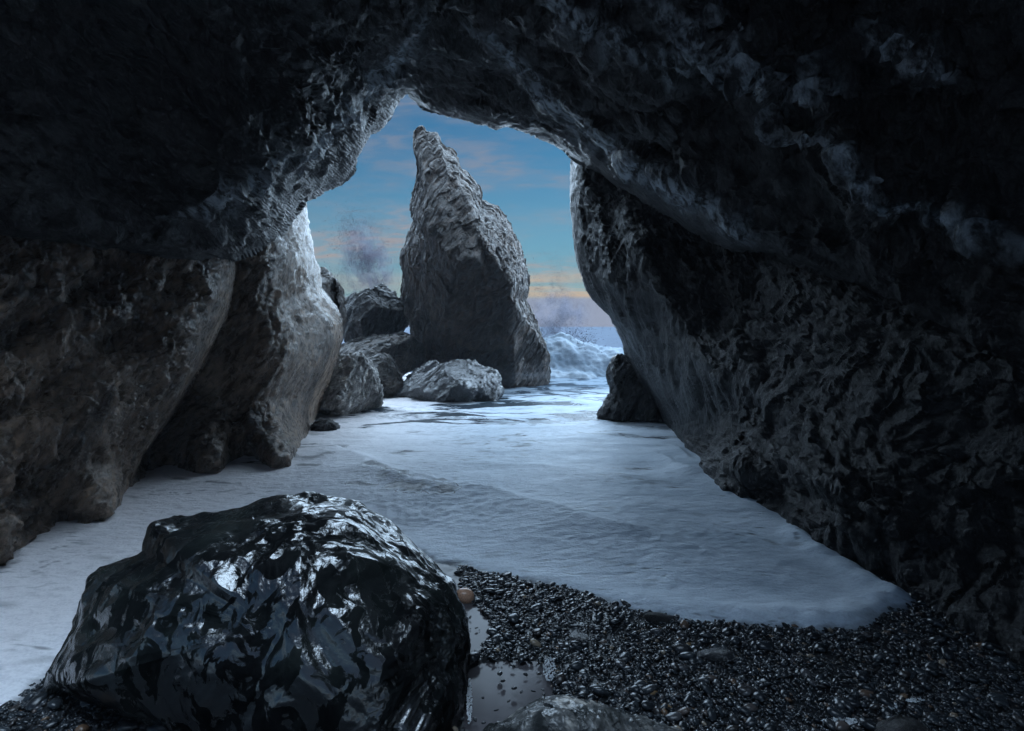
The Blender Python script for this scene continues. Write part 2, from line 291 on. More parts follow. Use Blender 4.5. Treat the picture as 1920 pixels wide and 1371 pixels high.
    for src, k, d in ((med, 0.28, 0.06), (dimp, 0.55, 0.03), (fine, 0.6, 0.008), (cov, 0.4, 0.02)):
        bn = N('ShaderNodeBump'); bn.inputs['Strength'].default_value = k; bn.inputs['Distance'].default_value = d; L(src, bn.inputs['Height'])
        if h: L(h, bn.inputs['Normal'])
        h = bn.outputs[0]
    L(h, b.inputs['Normal'])
    if wave:
        tr = N('ShaderNodeBsdfTranslucent'); tr.inputs[0].default_value = (0.5, 0.58, 0.66, 1); ms = N('ShaderNodeMixShader'); ms.inputs[0].default_value = 0.15
        L(b.outputs[0], ms.inputs[1]); L(tr.outputs[0], ms.inputs[2]); L(ms.outputs[0], nt.nodes['Material Output'].inputs[0])
    return m
M['foam'] = foam_mat('sea_foam'); M['wave'] = foam_mat('breaking_foam', True)

def simple(name, col, rough, ior=1.45, attr=False, jitter=False, bump=None):
    m, nt, b, N, L = nodes(name); b.inputs['Roughness'].default_value = rough; b.inputs['IOR'].default_value = ior
    tc = N('ShaderNodeTexCoord'); n = N('ShaderNodeTexNoise'); n.inputs['Scale'].default_value = bump or 30; n.inputs['Detail'].default_value = 5; L(tc.outputs['Object'], n.inputs[0])
    c = ramp(N, L, n.outputs[0], [(0.3, tuple(x * 0.7 for x in col)), (0.7, tuple(min(1, x * 1.3) for x in col))])
    if attr or jitter:
        if attr: s = N('ShaderNodeAttribute'); s.attribute_name = 'tint'; fac = s.outputs['Fac']
        else: s = N('ShaderNodeObjectInfo'); fac = s.outputs['Random']
        t = ramp(N, L, fac, [(0.0, (0.007, 0.009, 0.010)), (0.45, (0.017, 0.020, 0.024)), (0.72, (0.036, 0.043, 0.049)), (0.86, (0.030, 0.023, 0.019)), (0.955, (0.075, 0.075, 0.08)), (0.985, (0.16, 0.09, 0.05)), (1.0, (0.30, 0.24, 0.17))])
        mx = N('ShaderNodeMix'); mx.data_type = 'RGBA'; mx.inputs[0].default_value = 0.25; L(t, mx.inputs[6]); L(c, mx.inputs[7]); c = mx.outputs[2]
    L(c, b.inputs['Base Color'])
    bn = N('ShaderNodeBump'); bn.inputs['Strength'].default_value = 0.15; bn.inputs['Distance'].default_value = 0.004; L(n.outputs[0], bn.inputs['Height']); L(bn.outputs[0], b.inputs['Normal'])
    return m
M['pebbles'] = simple('wet_pebbles', (0.03, 0.034, 0.04), 0.20, 1.45, attr=True)
M['pebble'] = simple('wet_pebble', (0.03, 0.034, 0.04), 0.18, 1.5, jitter=True)
M['tan_pebble'] = simple('tan_pebble', (0.26, 0.17, 0.09), 0.22, bump=14)
M['cobble'] = simple('orange_cobble', (0.50, 0.29, 0.19), 0.25, bump=9)
M['gravel'] = simple('dark_gravel', (0.018, 0.019, 0.021), 0.35, bump=60)
M['pool'] = simple('milky_pool_water', (0.065, 0.06, 0.065), 0.14, 1.14, bump=3)
M['spray'] = simple('spray_water', (0.05, 0.05, 0.07), 0.6, 1.2)
M['bubble'] = simple('foam_bubbles', (0.62, 0.64, 0.66), 0.3, 1.34)

# ------------------------------------------------------------------ rock builders
def strata_axes(rot):
    return np.array(Matrix.Rotation(rot[2], 3, 'Z') @ Matrix.Rotation(rot[1], 3, 'Y') @ Matrix.Rotation(rot[0], 3, 'X'), np.float32)
def facets(Q, seed):
    Q = np.asarray(Q, np.float32); I = np.floor(Q).astype(np.int32); f = Q - I; best = np.full(len(Q), 1e9, np.float32); out = np.zeros(len(Q), np.float32); I &= 255
    for dx in (-1, 0, 1):
        a = PERM[(I[:, 0] + dx) & 255]
        for dy in (-1, 0, 1):
            b = PERM[a + ((I[:, 1] + dy) & 255)]
            for dz in (-1, 0, 1):
                h = PERM[b + ((I[:, 2] + dz) & 255)]; g = GR[h]; v = np.stack([dx + 0.5 + 0.5 * g[:, 0] - f[:, 0], dy + 0.5 + 0.5 * g[:, 1] - f[:, 1], dz + 0.5 + 0.5 * g[:, 2] - f[:, 2]], 1)
                d = (v * v).sum(1); m = d < best; best = np.where(m, d, best); g2 = GR[(h + 97) & 255]; out = np.where(m, (v * g2).sum(1) + 0.35 * g2[:, 1], out)
    return out
def rock_disp(P, seed, amp, freq, rot=(0, 0, 0), stretch=(1, 1, 0.4), mid=1.0, fine=1.0):
    Q0 = (np.asarray(P, np.float32) @ strata_axes(rot)) * freq; Q = Q0 * np.array(stretch, np.float32) + seed * 7.7
    wv = np.stack([noise(Q * 0.8 + 5), noise(Q * 0.8 + 55), noise(Q * 0.8 + 105)], 1); Q = Q + 0.25 * wv
    d = amp * fbm(Q * 0.5, 2)
    d += mid * amp * 0.30 * (ridged(Q * 1.3, 3) - 0.35)
    d += mid * amp * 0.50 * (ridged((Q0 + 0.25 * wv) * np.array([1.9, 0.9, 0.22], np.float32) + seed, 3, 0.55) - 0.35)     # long slabs of bedding
    d -= mid * amp * 0.22 * np.clip(ridged(Q * 2.6 + 9, 2) - 0.45, 0, 1) * 2          # cracks
    wf = 0.14 * np.stack([noise(Q * 5 + 5), noise(Q * 5 + 55), noise(Q * 5 + 105)], 1)
    d += fine * amp * 0.34 * facets(Q * 2.1 + wf, seed)
    d += fine * amp * 0.10 * (ridged(Q * 6.5, 3, 0.6) - 0.3)
    d += fine * amp * 0.20 * facets(Q * 7.0 + wf * 2, seed)
    d += fine * amp * 0.05 * fbm(Q * 26, 2, 0.6)
    return d
def patch(name, outline, ctrl, roll=40, T=0.8, back=60, kback=0.045, retreat=0.35, box=(-40, -40, 1960, 1411), step=3.0, coarse=None,
          crag=4, seed=1, amp=0.2, freq=1.0, rot=(0, 0, 0), stretch=(1, 1, 0.4), mid=1.0, fine=1.0, mat=None, feat=None, glint_or_foam=None, edge_amp=0.35, c=90.0, flat=True):
    """A body of rock: its near face through depth controls, rolled over at its outline and carried back to give it thickness."""
    x0, y0, x1, y1 = box; us = np.arange(x0, x1 + step, step); vs = np.arange(y0, y1 + step, step)
    if coarse:
        cx0, cy0, cx1, cy1 = coarse; cs = 26.0
        us = np.concatenate([np.arange(cx0, x0 - 1, cs), us, np.arange(us[-1] + cs, cx1 + cs, cs)]); vs = np.concatenate([np.arange(cy0, y0 - 1, cs), vs, np.arange(vs[-1] + cs, cy1 + cs, cs)])
    U, V = np.meshgrid(us, vs); poly = craggy(outline, crag, seed)
    s, nx, ny = poly_sdf(poly, U, V); out = s < 0
    e = np.clip(-s, 0, back); d = np.maximum(np.abs(s), 1e-6)
    ix, iy = (nx - U) / d, (ny - V) / d                                               # points inwards, for outside points
    UU = np.where(out, nx + ix * e * retreat, U); VV = np.where(out, ny + iy * e * retreat, V)
    D = rbf(ctrl, UU, VV, c)
    if feat: D = feat(UU, VV, D)
    raw = craggy(outline, 0.0, seed, 40.0); raw2 = raw.copy()
    for _ in range(2): raw2 = 0.25 * np.roll(raw2, 1, 0) + 0.5 * raw2 + 0.25 * np.roll(raw2, -1, 0)
    far_ = np.linalg.norm(raw2 - raw, axis=1) > 40; raw2[far_] = raw[far_]
    s0 = poly_sdf(raw2, U, V)[0]; se = s0 + (s - s0) * np.exp(-np.clip(s, 0, None) / 3.5)
    t = np.clip(se / roll, 0, 1); D = D + T * (1 - np.sqrt(np.maximum(0, 1 - (1 - t) ** 2))) + e * kback
    P = CAM + ray(UU, VV) * D[..., None]; n = grid_normals(P)
    ok = np.linalg.norm(n, axis=-1) > 0.5
    pts = P.reshape(-1, 3); need = (s > -back - 30).ravel(); disp = np.zeros(len(pts))
    stp = np.maximum(np.linalg.norm(np.gradient(P, axis=0), axis=-1), np.linalg.norm(np.gradient(P, axis=1), axis=-1)).ravel(); fin = fine * np.clip(0.034 / np.maximum(stp, 1e-6), 0, 1) ** 1.5
    disp[need] = rock_disp(pts[need], seed, amp, freq, rot, stretch, mid, fin[need])
    damp = edge_amp + (1 - edge_amp) * smooth(s, 0, roll).ravel(); damp = np.where(out.ravel(), edge_amp * np.exp(-e.ravel() / 30), damp)
    sgn = np.sign((n * (CAM - P)).sum(-1)); sgn[sgn == 0] = 1
    P = pts + (n * sgn[..., None]).reshape(-1, 3) * (disp * damp)[:, None]
    q = grid_quads(len(vs), len(us)); fu, fv, fs = UU.ravel(), VV.ravel(), s.ravel()
    keep = (fs[q] > -back).any(1)
    ext = np.maximum(fu[q].max(1) - fu[q].min(1), fv[q].max(1) - fv[q].min(1))
    hs = np.maximum(np.ptp(U.ravel()[q], axis=1), np.ptp(V.ravel()[q], axis=1))
    keep &= ext < hs * 5 + 4
    return link(name, mesh_grid(name, P, keep, q, mat, not flat, glint_or_foam(UU, VV).ravel() if glint_or_foam else None))
def boulder(name, outline, d0, Tf, Tb, mat, seed=1, amp=0.1, freq=2.0, rot=(0, 0, 0), stretch=(1, 1, 0.6), mid=1.0, fine=1.0, nt=420, nphi=150, pw=(0.75, 0.9),
            tilt=0.0, center=None, crag=2.0, feat=None, post=None, parent=None, cuts=0, cutr=(0.70, 0.9), flat=True):
    """A closed boulder: traced outline at its own distance, domed front and back of real thickness."""
    o = craggy(outline, crag, seed, 4.0); cu, cv = center if center else ((o[:, 0].min() + o[:, 0].max()) / 2, (o[:, 1].min() + o[:, 1].max()) / 2)
    a = np.arctan2(o[:, 1] - cv, o[:, 0] - cu); r = np.hypot(o[:, 0] - cu, o[:, 1] - cv); k = np.argsort(a); a, r = a[k], r[k]
    th = np.linspace(-math.pi, math.pi, nt + 1); rr = np.interp(th, np.r_[a - 2 * math.pi, a, a + 2 * math.pi], np.r_[r, r, r])
    ph = np.concatenate([np.linspace(-math.pi / 2, 0, nphi), np.linspace(0, math.pi / 2, nphi // 3)[1:]])
    cf = np.maximum(np.cos(ph), 0) ** pw[0]; sf = np.sign(ph) * np.abs(np.sin(ph)) ** pw[1]
    cf[0] = cf[-1] = 0.0
    U = cu + cf[:, None] * rr * np.cos(th); V = cv + cf[:, None] * rr * np.sin(th)
    dep = np.where(sf[:, None] < 0, sf[:, None] * Tf, sf[:, None] * Tb) + 0 * U
    if feat: dep = dep + feat(U, V) * np.cos(np.clip(ph, 0, 9))[:, None] * (1 - cf[:, None] ** 6)
    base = d0 - tilt * (V - cv)
    rf = ray(U, V); P = CAM + rf * (base + np.minimum(dep, 0))[..., None] + FW * np.maximum(dep, 0)[..., None]
    rg = np.random.default_rng(seed); cc = CAM + ray(cu, cv) * d0
    for _ in range(cuts):                                   # split faces: planes that slice the dome flat
        nn = rg.normal(size=3); nn[1] = -abs(nn[1]) - 0.25; nn /= np.linalg.norm(nn); dt = (P - cc) @ nn; hh = dt.max() * rg.uniform(*cutr); P = P + np.clip(np.maximum(dt - hh, 0) / max(0.3, -(nn @ FW)), 0, 1.3 * Tf)[..., None] * ((P - CAM) / ((P - CAM) @ FW)[..., None]) * 0.93
    n = grid_normals(P); ctr = CAM + ray(cu, cv) * (d0 + (Tb - Tf) * 0.3); sg = np.sign((n * (P - ctr)).sum(-1)); n = n * np.where(sg == 0, 1, sg)[..., None]
    n[:, -1] = n[:, 0]; n[0] = -FW; n[-1] = FW
    pts = P.reshape(-1, 3); dd = rock_disp(pts, seed, amp, freq, rot, stretch, mid, fine) if post is None else post(pts, seed)
    P = pts + n.reshape(-1, 3) * dd[:, None]
    q = grid_quads(len(ph), nt + 1); q = np.where(q % (nt + 1) == nt, q - nt, q)
    return link(name, mesh_grid(name, P, np.ones(len(q), bool), q, mat, not flat), parent)

# ------------------------------------------------------------------ cave
LIP_ROOF = [(440, 487), (500, 465), (540, 430), (563, 395), (574, 376), (600, 370), (640, 348), (664, 318), (676, 285), (692, 248), (715, 235), (733, 212), (748, 182), (757, 171), (770, 170),
            (777, 186), (795, 205), (830, 216), (880, 226), (912, 238), (930, 244), (948, 238), (975, 246), (1000, 256), (1030, 268), (1055, 282), (1072, 296)]
ROOF = [(-1000, 400), (0, 442), (70, 455), (150, 462), (230, 470), (300, 482), (370, 492)] + LIP_ROOF + \
       [(1110, 318), (1160, 348), (1200, 372), (1260, 408), (1310, 440), (1360, 466), (1430, 474), (1500, 500), (1600, 532), (1700, 572), (1800, 640), (1960, 720), (3000, 900), (3000, -1100), (1150, -1100), (930, -230), (-1000, -230)]  # out-of-view edge cut short on the left to let light in
ROOF_D = [(-900, 300, 2.3), (-300, 430, 3.0), (0, 440, 3.5), (300, 480, 4.7), (440, 487, 5.7), (560, 400, 7.2), (668, 310, 7.7), (755, 172, 7.6), (640, 250, 6.6), (560, 320, 6.0), (480, 400, 5.4),
          (300, 300, 4.3), (300, 150, 4.0), (0, 200, 3.4), (0, 0, 3.2), (400, 0, 4.0), (750, 0, 5.0), (750, -300, 3.6), (750, -900, 2.3), (-600, -600, 2.2), (700, 120, 6.6),
          (930, 243, 7.9), (1065, 290, 8.1), (1000, 150, 6.6), (1100, 220, 6.7), (1000, 0, 5.0), (1200, 375, 7.0), (1300, 440, 6.2), (1430, 475, 5.2), (1300, 200, 5.1), (1500, 300, 4.3),
          (1300, 0, 4.2), (1500, 0, 3.7), (1700, 572, 4.0), (1800, 300, 3.3), (1920, 0, 2.8), (1950, 700, 3.3), (2500, 600, 2.4), (2900, 0, 2.0), (2300, -700, 2.0)]
LEDGES = [([(1020, -40), (1060, 20), (1130, 60), (1200, 100), (1260, 130), (1330, 128), (1390, 150)], 34, 120, 0.30),
          ([(1215, 10), (1290, 60), (1330, 110), (1400, 140), (1470, 175), (1530, 178)], 40, 110, 0.30),
          ([(1385, 140), (1410, 190), (1450, 245), (1520, 262), (1570, 290), (1610, 345), (1650, 395), (1720, 405), (1800, 425), (1920, 470)], 34, 140, 0.34),
          ([(880, 40), (980, 110), (1040, 180), (1130, 230), (1190, 280)], 26, 100, 0.20),
          ([(1090, 250), (1150, 280), (1220, 330), (1290, 360), (1350, 400), (1400, 455)], 34, 130, 0.34),
          ([(1640, 80), (1700, 120), (1770, 150)], 40, 80, 0.18),
          ([(560, 330), (620, 260), (690, 190), (745, 110), (790, 40)], 26, 120, 0.22),
          ([(330, 420), (420, 390), (500, 350), (560, 300)], 30, 120, 0.20)]
def roof_feat(U, V, D):
    for pl, w1, w2, a in LEDGES:
        s, t = line_sd(pl, U, V); end = np.exp(-((np.clip(t, 0.0, 1.0) - 0.5) / 0.62) ** 8)
        wob = 1 + 0.5 * noise(np.stack([U.ravel() * 0.02, V.ravel() * 0.02, 0 * U.ravel()], 1)).reshape(U.shape)
        D = D - a * wob * end * np.where(s > 0, np.exp(-np.abs(s) / w2), np.exp(-(s / w1) ** 2))
    return D
def roof_glint(U, V):                                   # light glints along the ledges, painted in as paler rock
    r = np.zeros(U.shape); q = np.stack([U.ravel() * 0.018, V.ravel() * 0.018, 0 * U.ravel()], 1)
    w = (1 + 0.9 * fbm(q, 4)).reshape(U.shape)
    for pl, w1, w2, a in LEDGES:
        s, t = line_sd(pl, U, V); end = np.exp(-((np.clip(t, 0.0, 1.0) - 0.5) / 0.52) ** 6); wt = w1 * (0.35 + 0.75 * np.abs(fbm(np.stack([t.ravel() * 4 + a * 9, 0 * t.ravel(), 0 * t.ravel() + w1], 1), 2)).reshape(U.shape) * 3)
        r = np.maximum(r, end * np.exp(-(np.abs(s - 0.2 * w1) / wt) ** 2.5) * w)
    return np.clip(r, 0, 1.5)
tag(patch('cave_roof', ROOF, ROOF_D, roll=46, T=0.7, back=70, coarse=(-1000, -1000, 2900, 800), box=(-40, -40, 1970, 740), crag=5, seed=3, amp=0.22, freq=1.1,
          rot=(0.3, -0.7, 0.2), stretch=(1, 0.8, 0.6), mat=M['roof'], feat=roof_feat, glint_or_foam=roof_glint), 'dark rugged rock roof arching over the cave mouth', 'cave roof', kind='structure')

WALL_R = [(1072, 280), (1069, 320), (1066, 360), (1073, 410), (1076, 450), (1081, 490), (1092, 520), (1096, 545), (1118, 568), (1140, 592), (1152, 612), (1166, 645), (1172, 672), (1188, 708), (1205, 745), (1228, 782), (1246, 806), (1270, 828), (1296, 860), (1340, 930),
          (1340, 990), (1400, 1060), (1500, 1110), (1650, 1230), (1800, 1400), (2000, 1700), (3000, 1800), (3000, 300), (1960, 420), (1700, 420), (1450, 380), (1250, 300), (1100, 240)]
WALL_R_D = [(1068, 350, 9.2), (1095, 530, 9.2), (1168, 650, 9.2), (1240, 800, gd(1240, 803)), (1290, 848, gd(1290, 850)), (1335, 890, gd(1335, 895)), (1420, 945, gd(1420, 950)), (1500, 995, gd(1500, 1000)), (1600, 1052, gd(1600, 1058)), (1720, 1115, gd(1720, 1122)), (1900, 1230, gd(1900, 1240)),
            (1160, 400, 8.4), (1200, 560, 7.9), (1280, 450, 7.4), (1300, 600, 6.9), (1300, 720, 7.1), (1400, 600, 6.3), (1420, 480, 6.4), (1400, 820, 5.9), (1500, 650, 5.4), (1500, 850, 5.0), (1620, 600, 4.7), (1700, 720, 4.1), (1700, 920, 3.8), (1920, 800, 3.3), (1920, 600, 3.6), (1920, 1050, 3.1),
            (1400, 1060, 5.6), (1600, 1200, 4.4), (1900, 1400, 3.0), (2500, 900, 2.3), (2900, 1300, 2.0), (1250, 300, 8.3)]
WL = [([(1090, 300), (1130, 420), (1150, 520), (1210, 620), (1260, 720), (1330, 810), (1420, 890)], 18, 60, 0.13), ([(1180, 400), (1230, 520), (1300, 640), (1350, 740), (1440, 830), (1540, 900)], 20, 70, 0.15),
      ([(1370, 560), (1400, 660), (1450, 750), (1540, 840)], 22, 80, 0.14), ([(1380, 870), (1500, 900), (1600, 930), (1680, 990)], 14, 60, 0.12)]
def wall_feat(U, V, D):
    for pl, w1, w2, a in WL:
        s, t = line_sd(pl, U, V); D = D - a * np.where(s > 0, np.exp(-np.abs(s) / w2), np.exp(-(s / w1) ** 2))
    return D
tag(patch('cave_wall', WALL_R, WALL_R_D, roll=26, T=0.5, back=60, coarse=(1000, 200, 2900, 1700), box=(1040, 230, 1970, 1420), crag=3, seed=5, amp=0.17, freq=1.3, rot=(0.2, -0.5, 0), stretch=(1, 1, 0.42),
          mat=M['right'], fine=0.7, mid=0.85, feat=wall_feat), 'dark slanting rock wall on the right of the cave mouth', 'cave wall', kind='structure')

FAR_L = [(575, 360), (576, 400), (580, 425), (586, 450), (590, 480), (600, 505), (604, 540), (618, 556), (632, 575), (643, 600), (644, 640), (634, 672), (620, 705), (606, 740), (596, 775), (582, 808), (598, 850), (630, 980), (440, 1050), (150, 1050), (-100, 900), (-100, 400), (200, 400), (450, 360)]
FAR_L_D = [(575, 400, 9.2), (604, 545, 9.3), (644, 620, 9.3), (590, 790, gd(590, 806)), (580, 812, gd(580, 814)), (520, 868, gd(520, 868)), (470, 880, gd(470, 878)), (400, 884, gd(400, 884)), (300, 892, gd(300, 892)), (250, 910, gd(250, 912)),
           (520, 480, 7.6), (560, 600, 7.9), (540, 700, 7.5), (480, 600, 7.0), (450, 500, 7.0), (430, 760, 6.9), (380, 700, 6.9), (300, 780, 6.7), (100, 800, 6.4), (450, 400, 7.6), (600, 900, 8.8), (560, 960, 7.6), (400, 960, 7.0), (300, 970, 6.6), (300, 1040, 6.8)]
tag(patch('cave_wall', FAR_L, FAR_L_D, roll=52, T=0.40, back=60, box=(60, 340, 700, 1040), crag=1.6, seed=8, amp=0.10, freq=1.5, rot=(0.0, 0.55, 0.35), stretch=(1, 1, 0.5), mat=M['left'], fine=1.4, c=60, flat=False),
    'grey brown rock buttress at the left edge of the cave mouth', 'cave wall', kind='structure')
NEAR_L = [(452, 440), (446, 500), (434, 555), (424, 600), (398, 655), (374, 700), (342, 750), (312, 800), (276, 858), (254, 905), (238, 930), (246, 990), (230, 1120), (80, 1230), (0, 1280), (-900, 1700), (-900, 300), (300, 400)]
NEAR_L_D = [(440, 500, 5.9), (424, 600, 5.7), (342, 750, 5.5), (250, 900, gd(250, 912)), (236, 932, gd(236, 934)), (195, 962, gd(195, 964)), (150, 990, gd(150, 992)), (60, 1048, gd(60, 1048)), (0, 1078, gd(0, 1076)), (-200, 1200, gd(-200, 1190)),
            (350, 600, 5.2), (280, 700, 4.9), (200, 600, 4.5), (200, 800, 4.5), (100, 700, 4.1), (0, 800, 3.7), (0, 560, 3.8), (150, 480, 4.5), (300, 500, 5.2), (-300, 700, 3.0), (-700, 900, 2.3), (-700, 400, 2.4), (0, 950, 3.75), (120, 900, 4.25), (230, 1010, 5.6), (200, 1080, 5.2), (100, 1110, 4.6), (0, 1160, 4.2), (-300, 1400, 3.3)]
NL = [([(430, 520), (390, 640), (320, 720), (230, 790), (150, 900), (60, 1010)], 26, 60, -0.16), ([(330, 520), (260, 620), (170, 680), (60, 760), (-40, 800)], 30, 90, -0.18), ([(200, 500), (140, 560), (40, 620), (-40, 660)], 30, 90, -0.14)]
def near_feat(U, V, D):
    for pl, w1, w2, a in NL:
        s, t = line_sd(pl, U, V); D = D - a * np.where(s > 0, np.exp(-np.abs(s) / w2), np.exp(-(s / w1) ** 2))
    return D
tag(patch('cave_wall', NEAR_L, NEAR_L_D, roll=46, T=0.9, back=50, coarse=(-900, 300, 460, 1600), box=(-30, 380, 520, 1220), crag=1.8, seed=11, amp=0.15, freq=1.6, rot=(0.0, 0.75, 0.35), stretch=(1, 1, 0.5), mat=M['left'], feat=near_feat, fine=1.2, c=60, flat=False),
    'big lit grey rock wall on the left in front of the dark crevice', 'cave wall', kind='structure')
# the headland the cave runs through: encloses the passage, its unseen reach shaped for fill light, open at both ends
OPEN = np.array(LIP_ROOF[4:] + WALL_R[1:19] + [(1300, 960), (560, 960)] + FAR_L[:17][::-1], float)
def headland():
    us = np.arange(-700, 2700, 40.0); vs = np.arange(-700, 1500, 40.0); U, V = np.meshgrid(us, vs); s, nx, ny = poly_sdf(OPEN, U, V)
    bring = s > -55; d = np.maximum(np.abs(s), 1e-6); P = CAM + ray(U, V) * (10.0 + 0.3 * noise(np.stack([U.ravel() * .01, V.ravel() * .01, 0 * U.ravel()], 1)).reshape(U.shape))[..., None]
    q = grid_quads(len(vs), len(us)); keep = ~bring.ravel()[q].any(1); A = P.reshape(-1, 3)
    # tunnel shell around the passage
    k, L = 41, 34; al = np.linspace(-0.18 * math.pi, 1.18 * math.pi, k); y0 = np.where(np.cos(al) > 0.15, -2.0, 2.7); ft = np.linspace(0, 1, L)  # right side reaches back to block light, left stops short to admit it
    B = np.stack([np.stack([5.4 * np.cos(al), y0 + (10.2 - y0) * f, 0.8 + 5.4 * np.sin(al)], 1) for f in ft])
    n = np.stack([-np.cos(al), 0 * al, -np.sin(al)], 1)[None]; B = B + n * (0.5 * fbm(B.reshape(-1, 3) * 0.6, 3)).reshape(L, k, 1)
    q2 = grid_quads(L, k) + len(A); V2 = np.concatenate([A, B.reshape(-1, 3)]); F = np.concatenate([q[keep], q2])
    used = np.zeros(len(V2), bool); used[F.ravel()] = True; idx = np.cumsum(used) - 1
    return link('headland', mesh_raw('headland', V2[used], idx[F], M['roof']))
tag(headland(), 'rocky headland that the sea cave cuts through', 'headland', kind='structure')

# ------------------------------------------------------------------ beach and sea
EDGE_PX = [(-900, 1560), (-300, 1460), (-60, 1372), (0, 1345), (60, 1300), (110, 1262), (150, 1225), (330, 1150), (600, 1090), (760, 1030), (800, 1047), (850, 1062), (905, 1076), (960, 1086), (1050, 1100), (1120, 1124), (1200, 1150), (1300, 1166), (1400, 1174), (1480, 1180),
           (1560, 1183), (1620, 1182), (1650, 1168), (1664, 1152), (1700, 1146), (1722, 1128), (1716, 1112), (1680, 1100), (1640, 1076), (1610, 1050), (1560, 1030), (1520, 1000)]
EDGE_W = np.array([gp(u, v)[:2] for u, v in EDGE_PX])
WASH = np.concatenate([craggy(EDGE_PX, 7, 4, 6.0, closed=False), np.array([[1520, 1000]])]); WASH = np.array([gp(u, v)[:2] for u, v in WASH])
WASH = np.concatenate([WASH, [[3.2, 5.0], [60, 40], [8000, 6000], [-8000, 6000], [-60, 20], [-6, 2.2]]])
def edge_dist(x, y):
    s, _, _ = poly_sdf(WASH, x, y); return s                                           # + under the wash
def ground_z(x, y, s=None):
    s = edge_dist(x, y) if s is None else s
    return np.where(s < 0, -0.010 - 0.040 * s, np.maximum(-0.010 - 0.10 * s, -1.2))
def beach():
    xs = np.concatenate([np.linspace(-9, -2.6, 30), np.arange(-2.5, 4.0, 0.03), np.linspace(4.1, 9, 24)]); ys = np.concatenate([np.linspace(-6, 1.4, 24), np.arange(1.45, 5.4, 0.03), np.linspace(5.5, 30, 40)])
    X, Y = np.meshgrid(xs, ys); Z = ground_z(X, Y); Q = np.stack([X.ravel(), Y.ravel(), 0 * X.ravel()], 1)
    Z = Z + 0.012 * fbm(Q * 3, 3).reshape(X.shape) + 0.006 * noise(Q * 22).reshape(X.shape) - 0.03 * smooth(pool_sd(X, Y), -0.08, 0.05)
    q = grid_quads(len(ys), len(xs)); return link('beach', mesh_grid('beach', np.stack([X, Y, Z], -1).reshape(-1, 3), np.ones(len(q), bool), q, M['gravel']))
POOL_PX = [(868, 1262), (905, 1246), (960, 1243), (1005, 1246), (1026, 1262), (1040, 1292), (1036, 1330), (1040, 1420), (1000, 1480), (820, 1480), (846, 1380)]
POOL2_PX = [(852, 1118), (885, 1130), (905, 1150), (922, 1180), (905, 1215), (890, 1236), (862, 1236), (862, 1160)]
PZ = 0.010
POOL_W = np.array([gp(u, v, PZ)[:2] for u, v in POOL_PX]); POOL2_W = np.array([gp(u, v, PZ)[:2] for u, v in POOL2_PX])
def pool_sd(x, y): return np.maximum(poly_sdf(POOL_W, x, y)[0], poly_sdf(POOL2_W, x, y)[0])
tag(beach(), 'dark wet gravel beach under the pebbles', 'beach', kind='structure')
RIP = [([(655, 862), (700, 893), (760, 915), (840, 928), (930, 945), (1020, 970), (1120, 1000), (1230, 1022)], 0.14, 0.085), ([(700, 905), (760, 928), (830, 938)], 0.07, 0.05),
       ([(900, 880), (1020, 888), (1150, 905), (1250, 915)], 0.12, 0.035), ([(760, 775), (850, 780), (950, 800), (1080, 800)], 0.3, 0.035), ([(880, 830), (1000, 838), (1120, 830)], 0.25, 0.025),
       ([(1240, 868), (1262, 884), (1300, 898), (1340, 906), (1400, 930)], 0.05, 0.07), ([(1270, 850), (1290, 870), (1330, 880)], 0.05, 0.035)]
RIPW = [([tuple(gp(u, v)[:2]) for u, v in pl], w, a) for pl, w, a in RIP]
GAP = [([(690, 893), (742, 912), (760, 922)], 0.10), ([(745, 934), (790, 940), (836, 942)], 0.16), ([(545, 868), (575, 872), (612, 866)], 0.16), ([(565, 850), (640, 846)], 0.14), ([(560, 884), (590, 888)], 0.10), ([(655, 925), (700, 930)], 0.07), ([(310, 905), (350, 912)], 0.06), ([(390, 915), (450, 918)], 0.05),
       ([(735, 748), (800, 745)], 0.3), ([(860, 790), (960, 800), (1040, 796)], 0.35), ([(1120, 782), (1180, 800), (1245, 806)], 0.3), ([(950, 742), (1060, 735)], 0.4), ([(690, 770), (750, 778)], 0.25)]
GAPW = [([tuple(gp(u, v)[:2]) for u, v in pl], w) for pl, w in GAP]
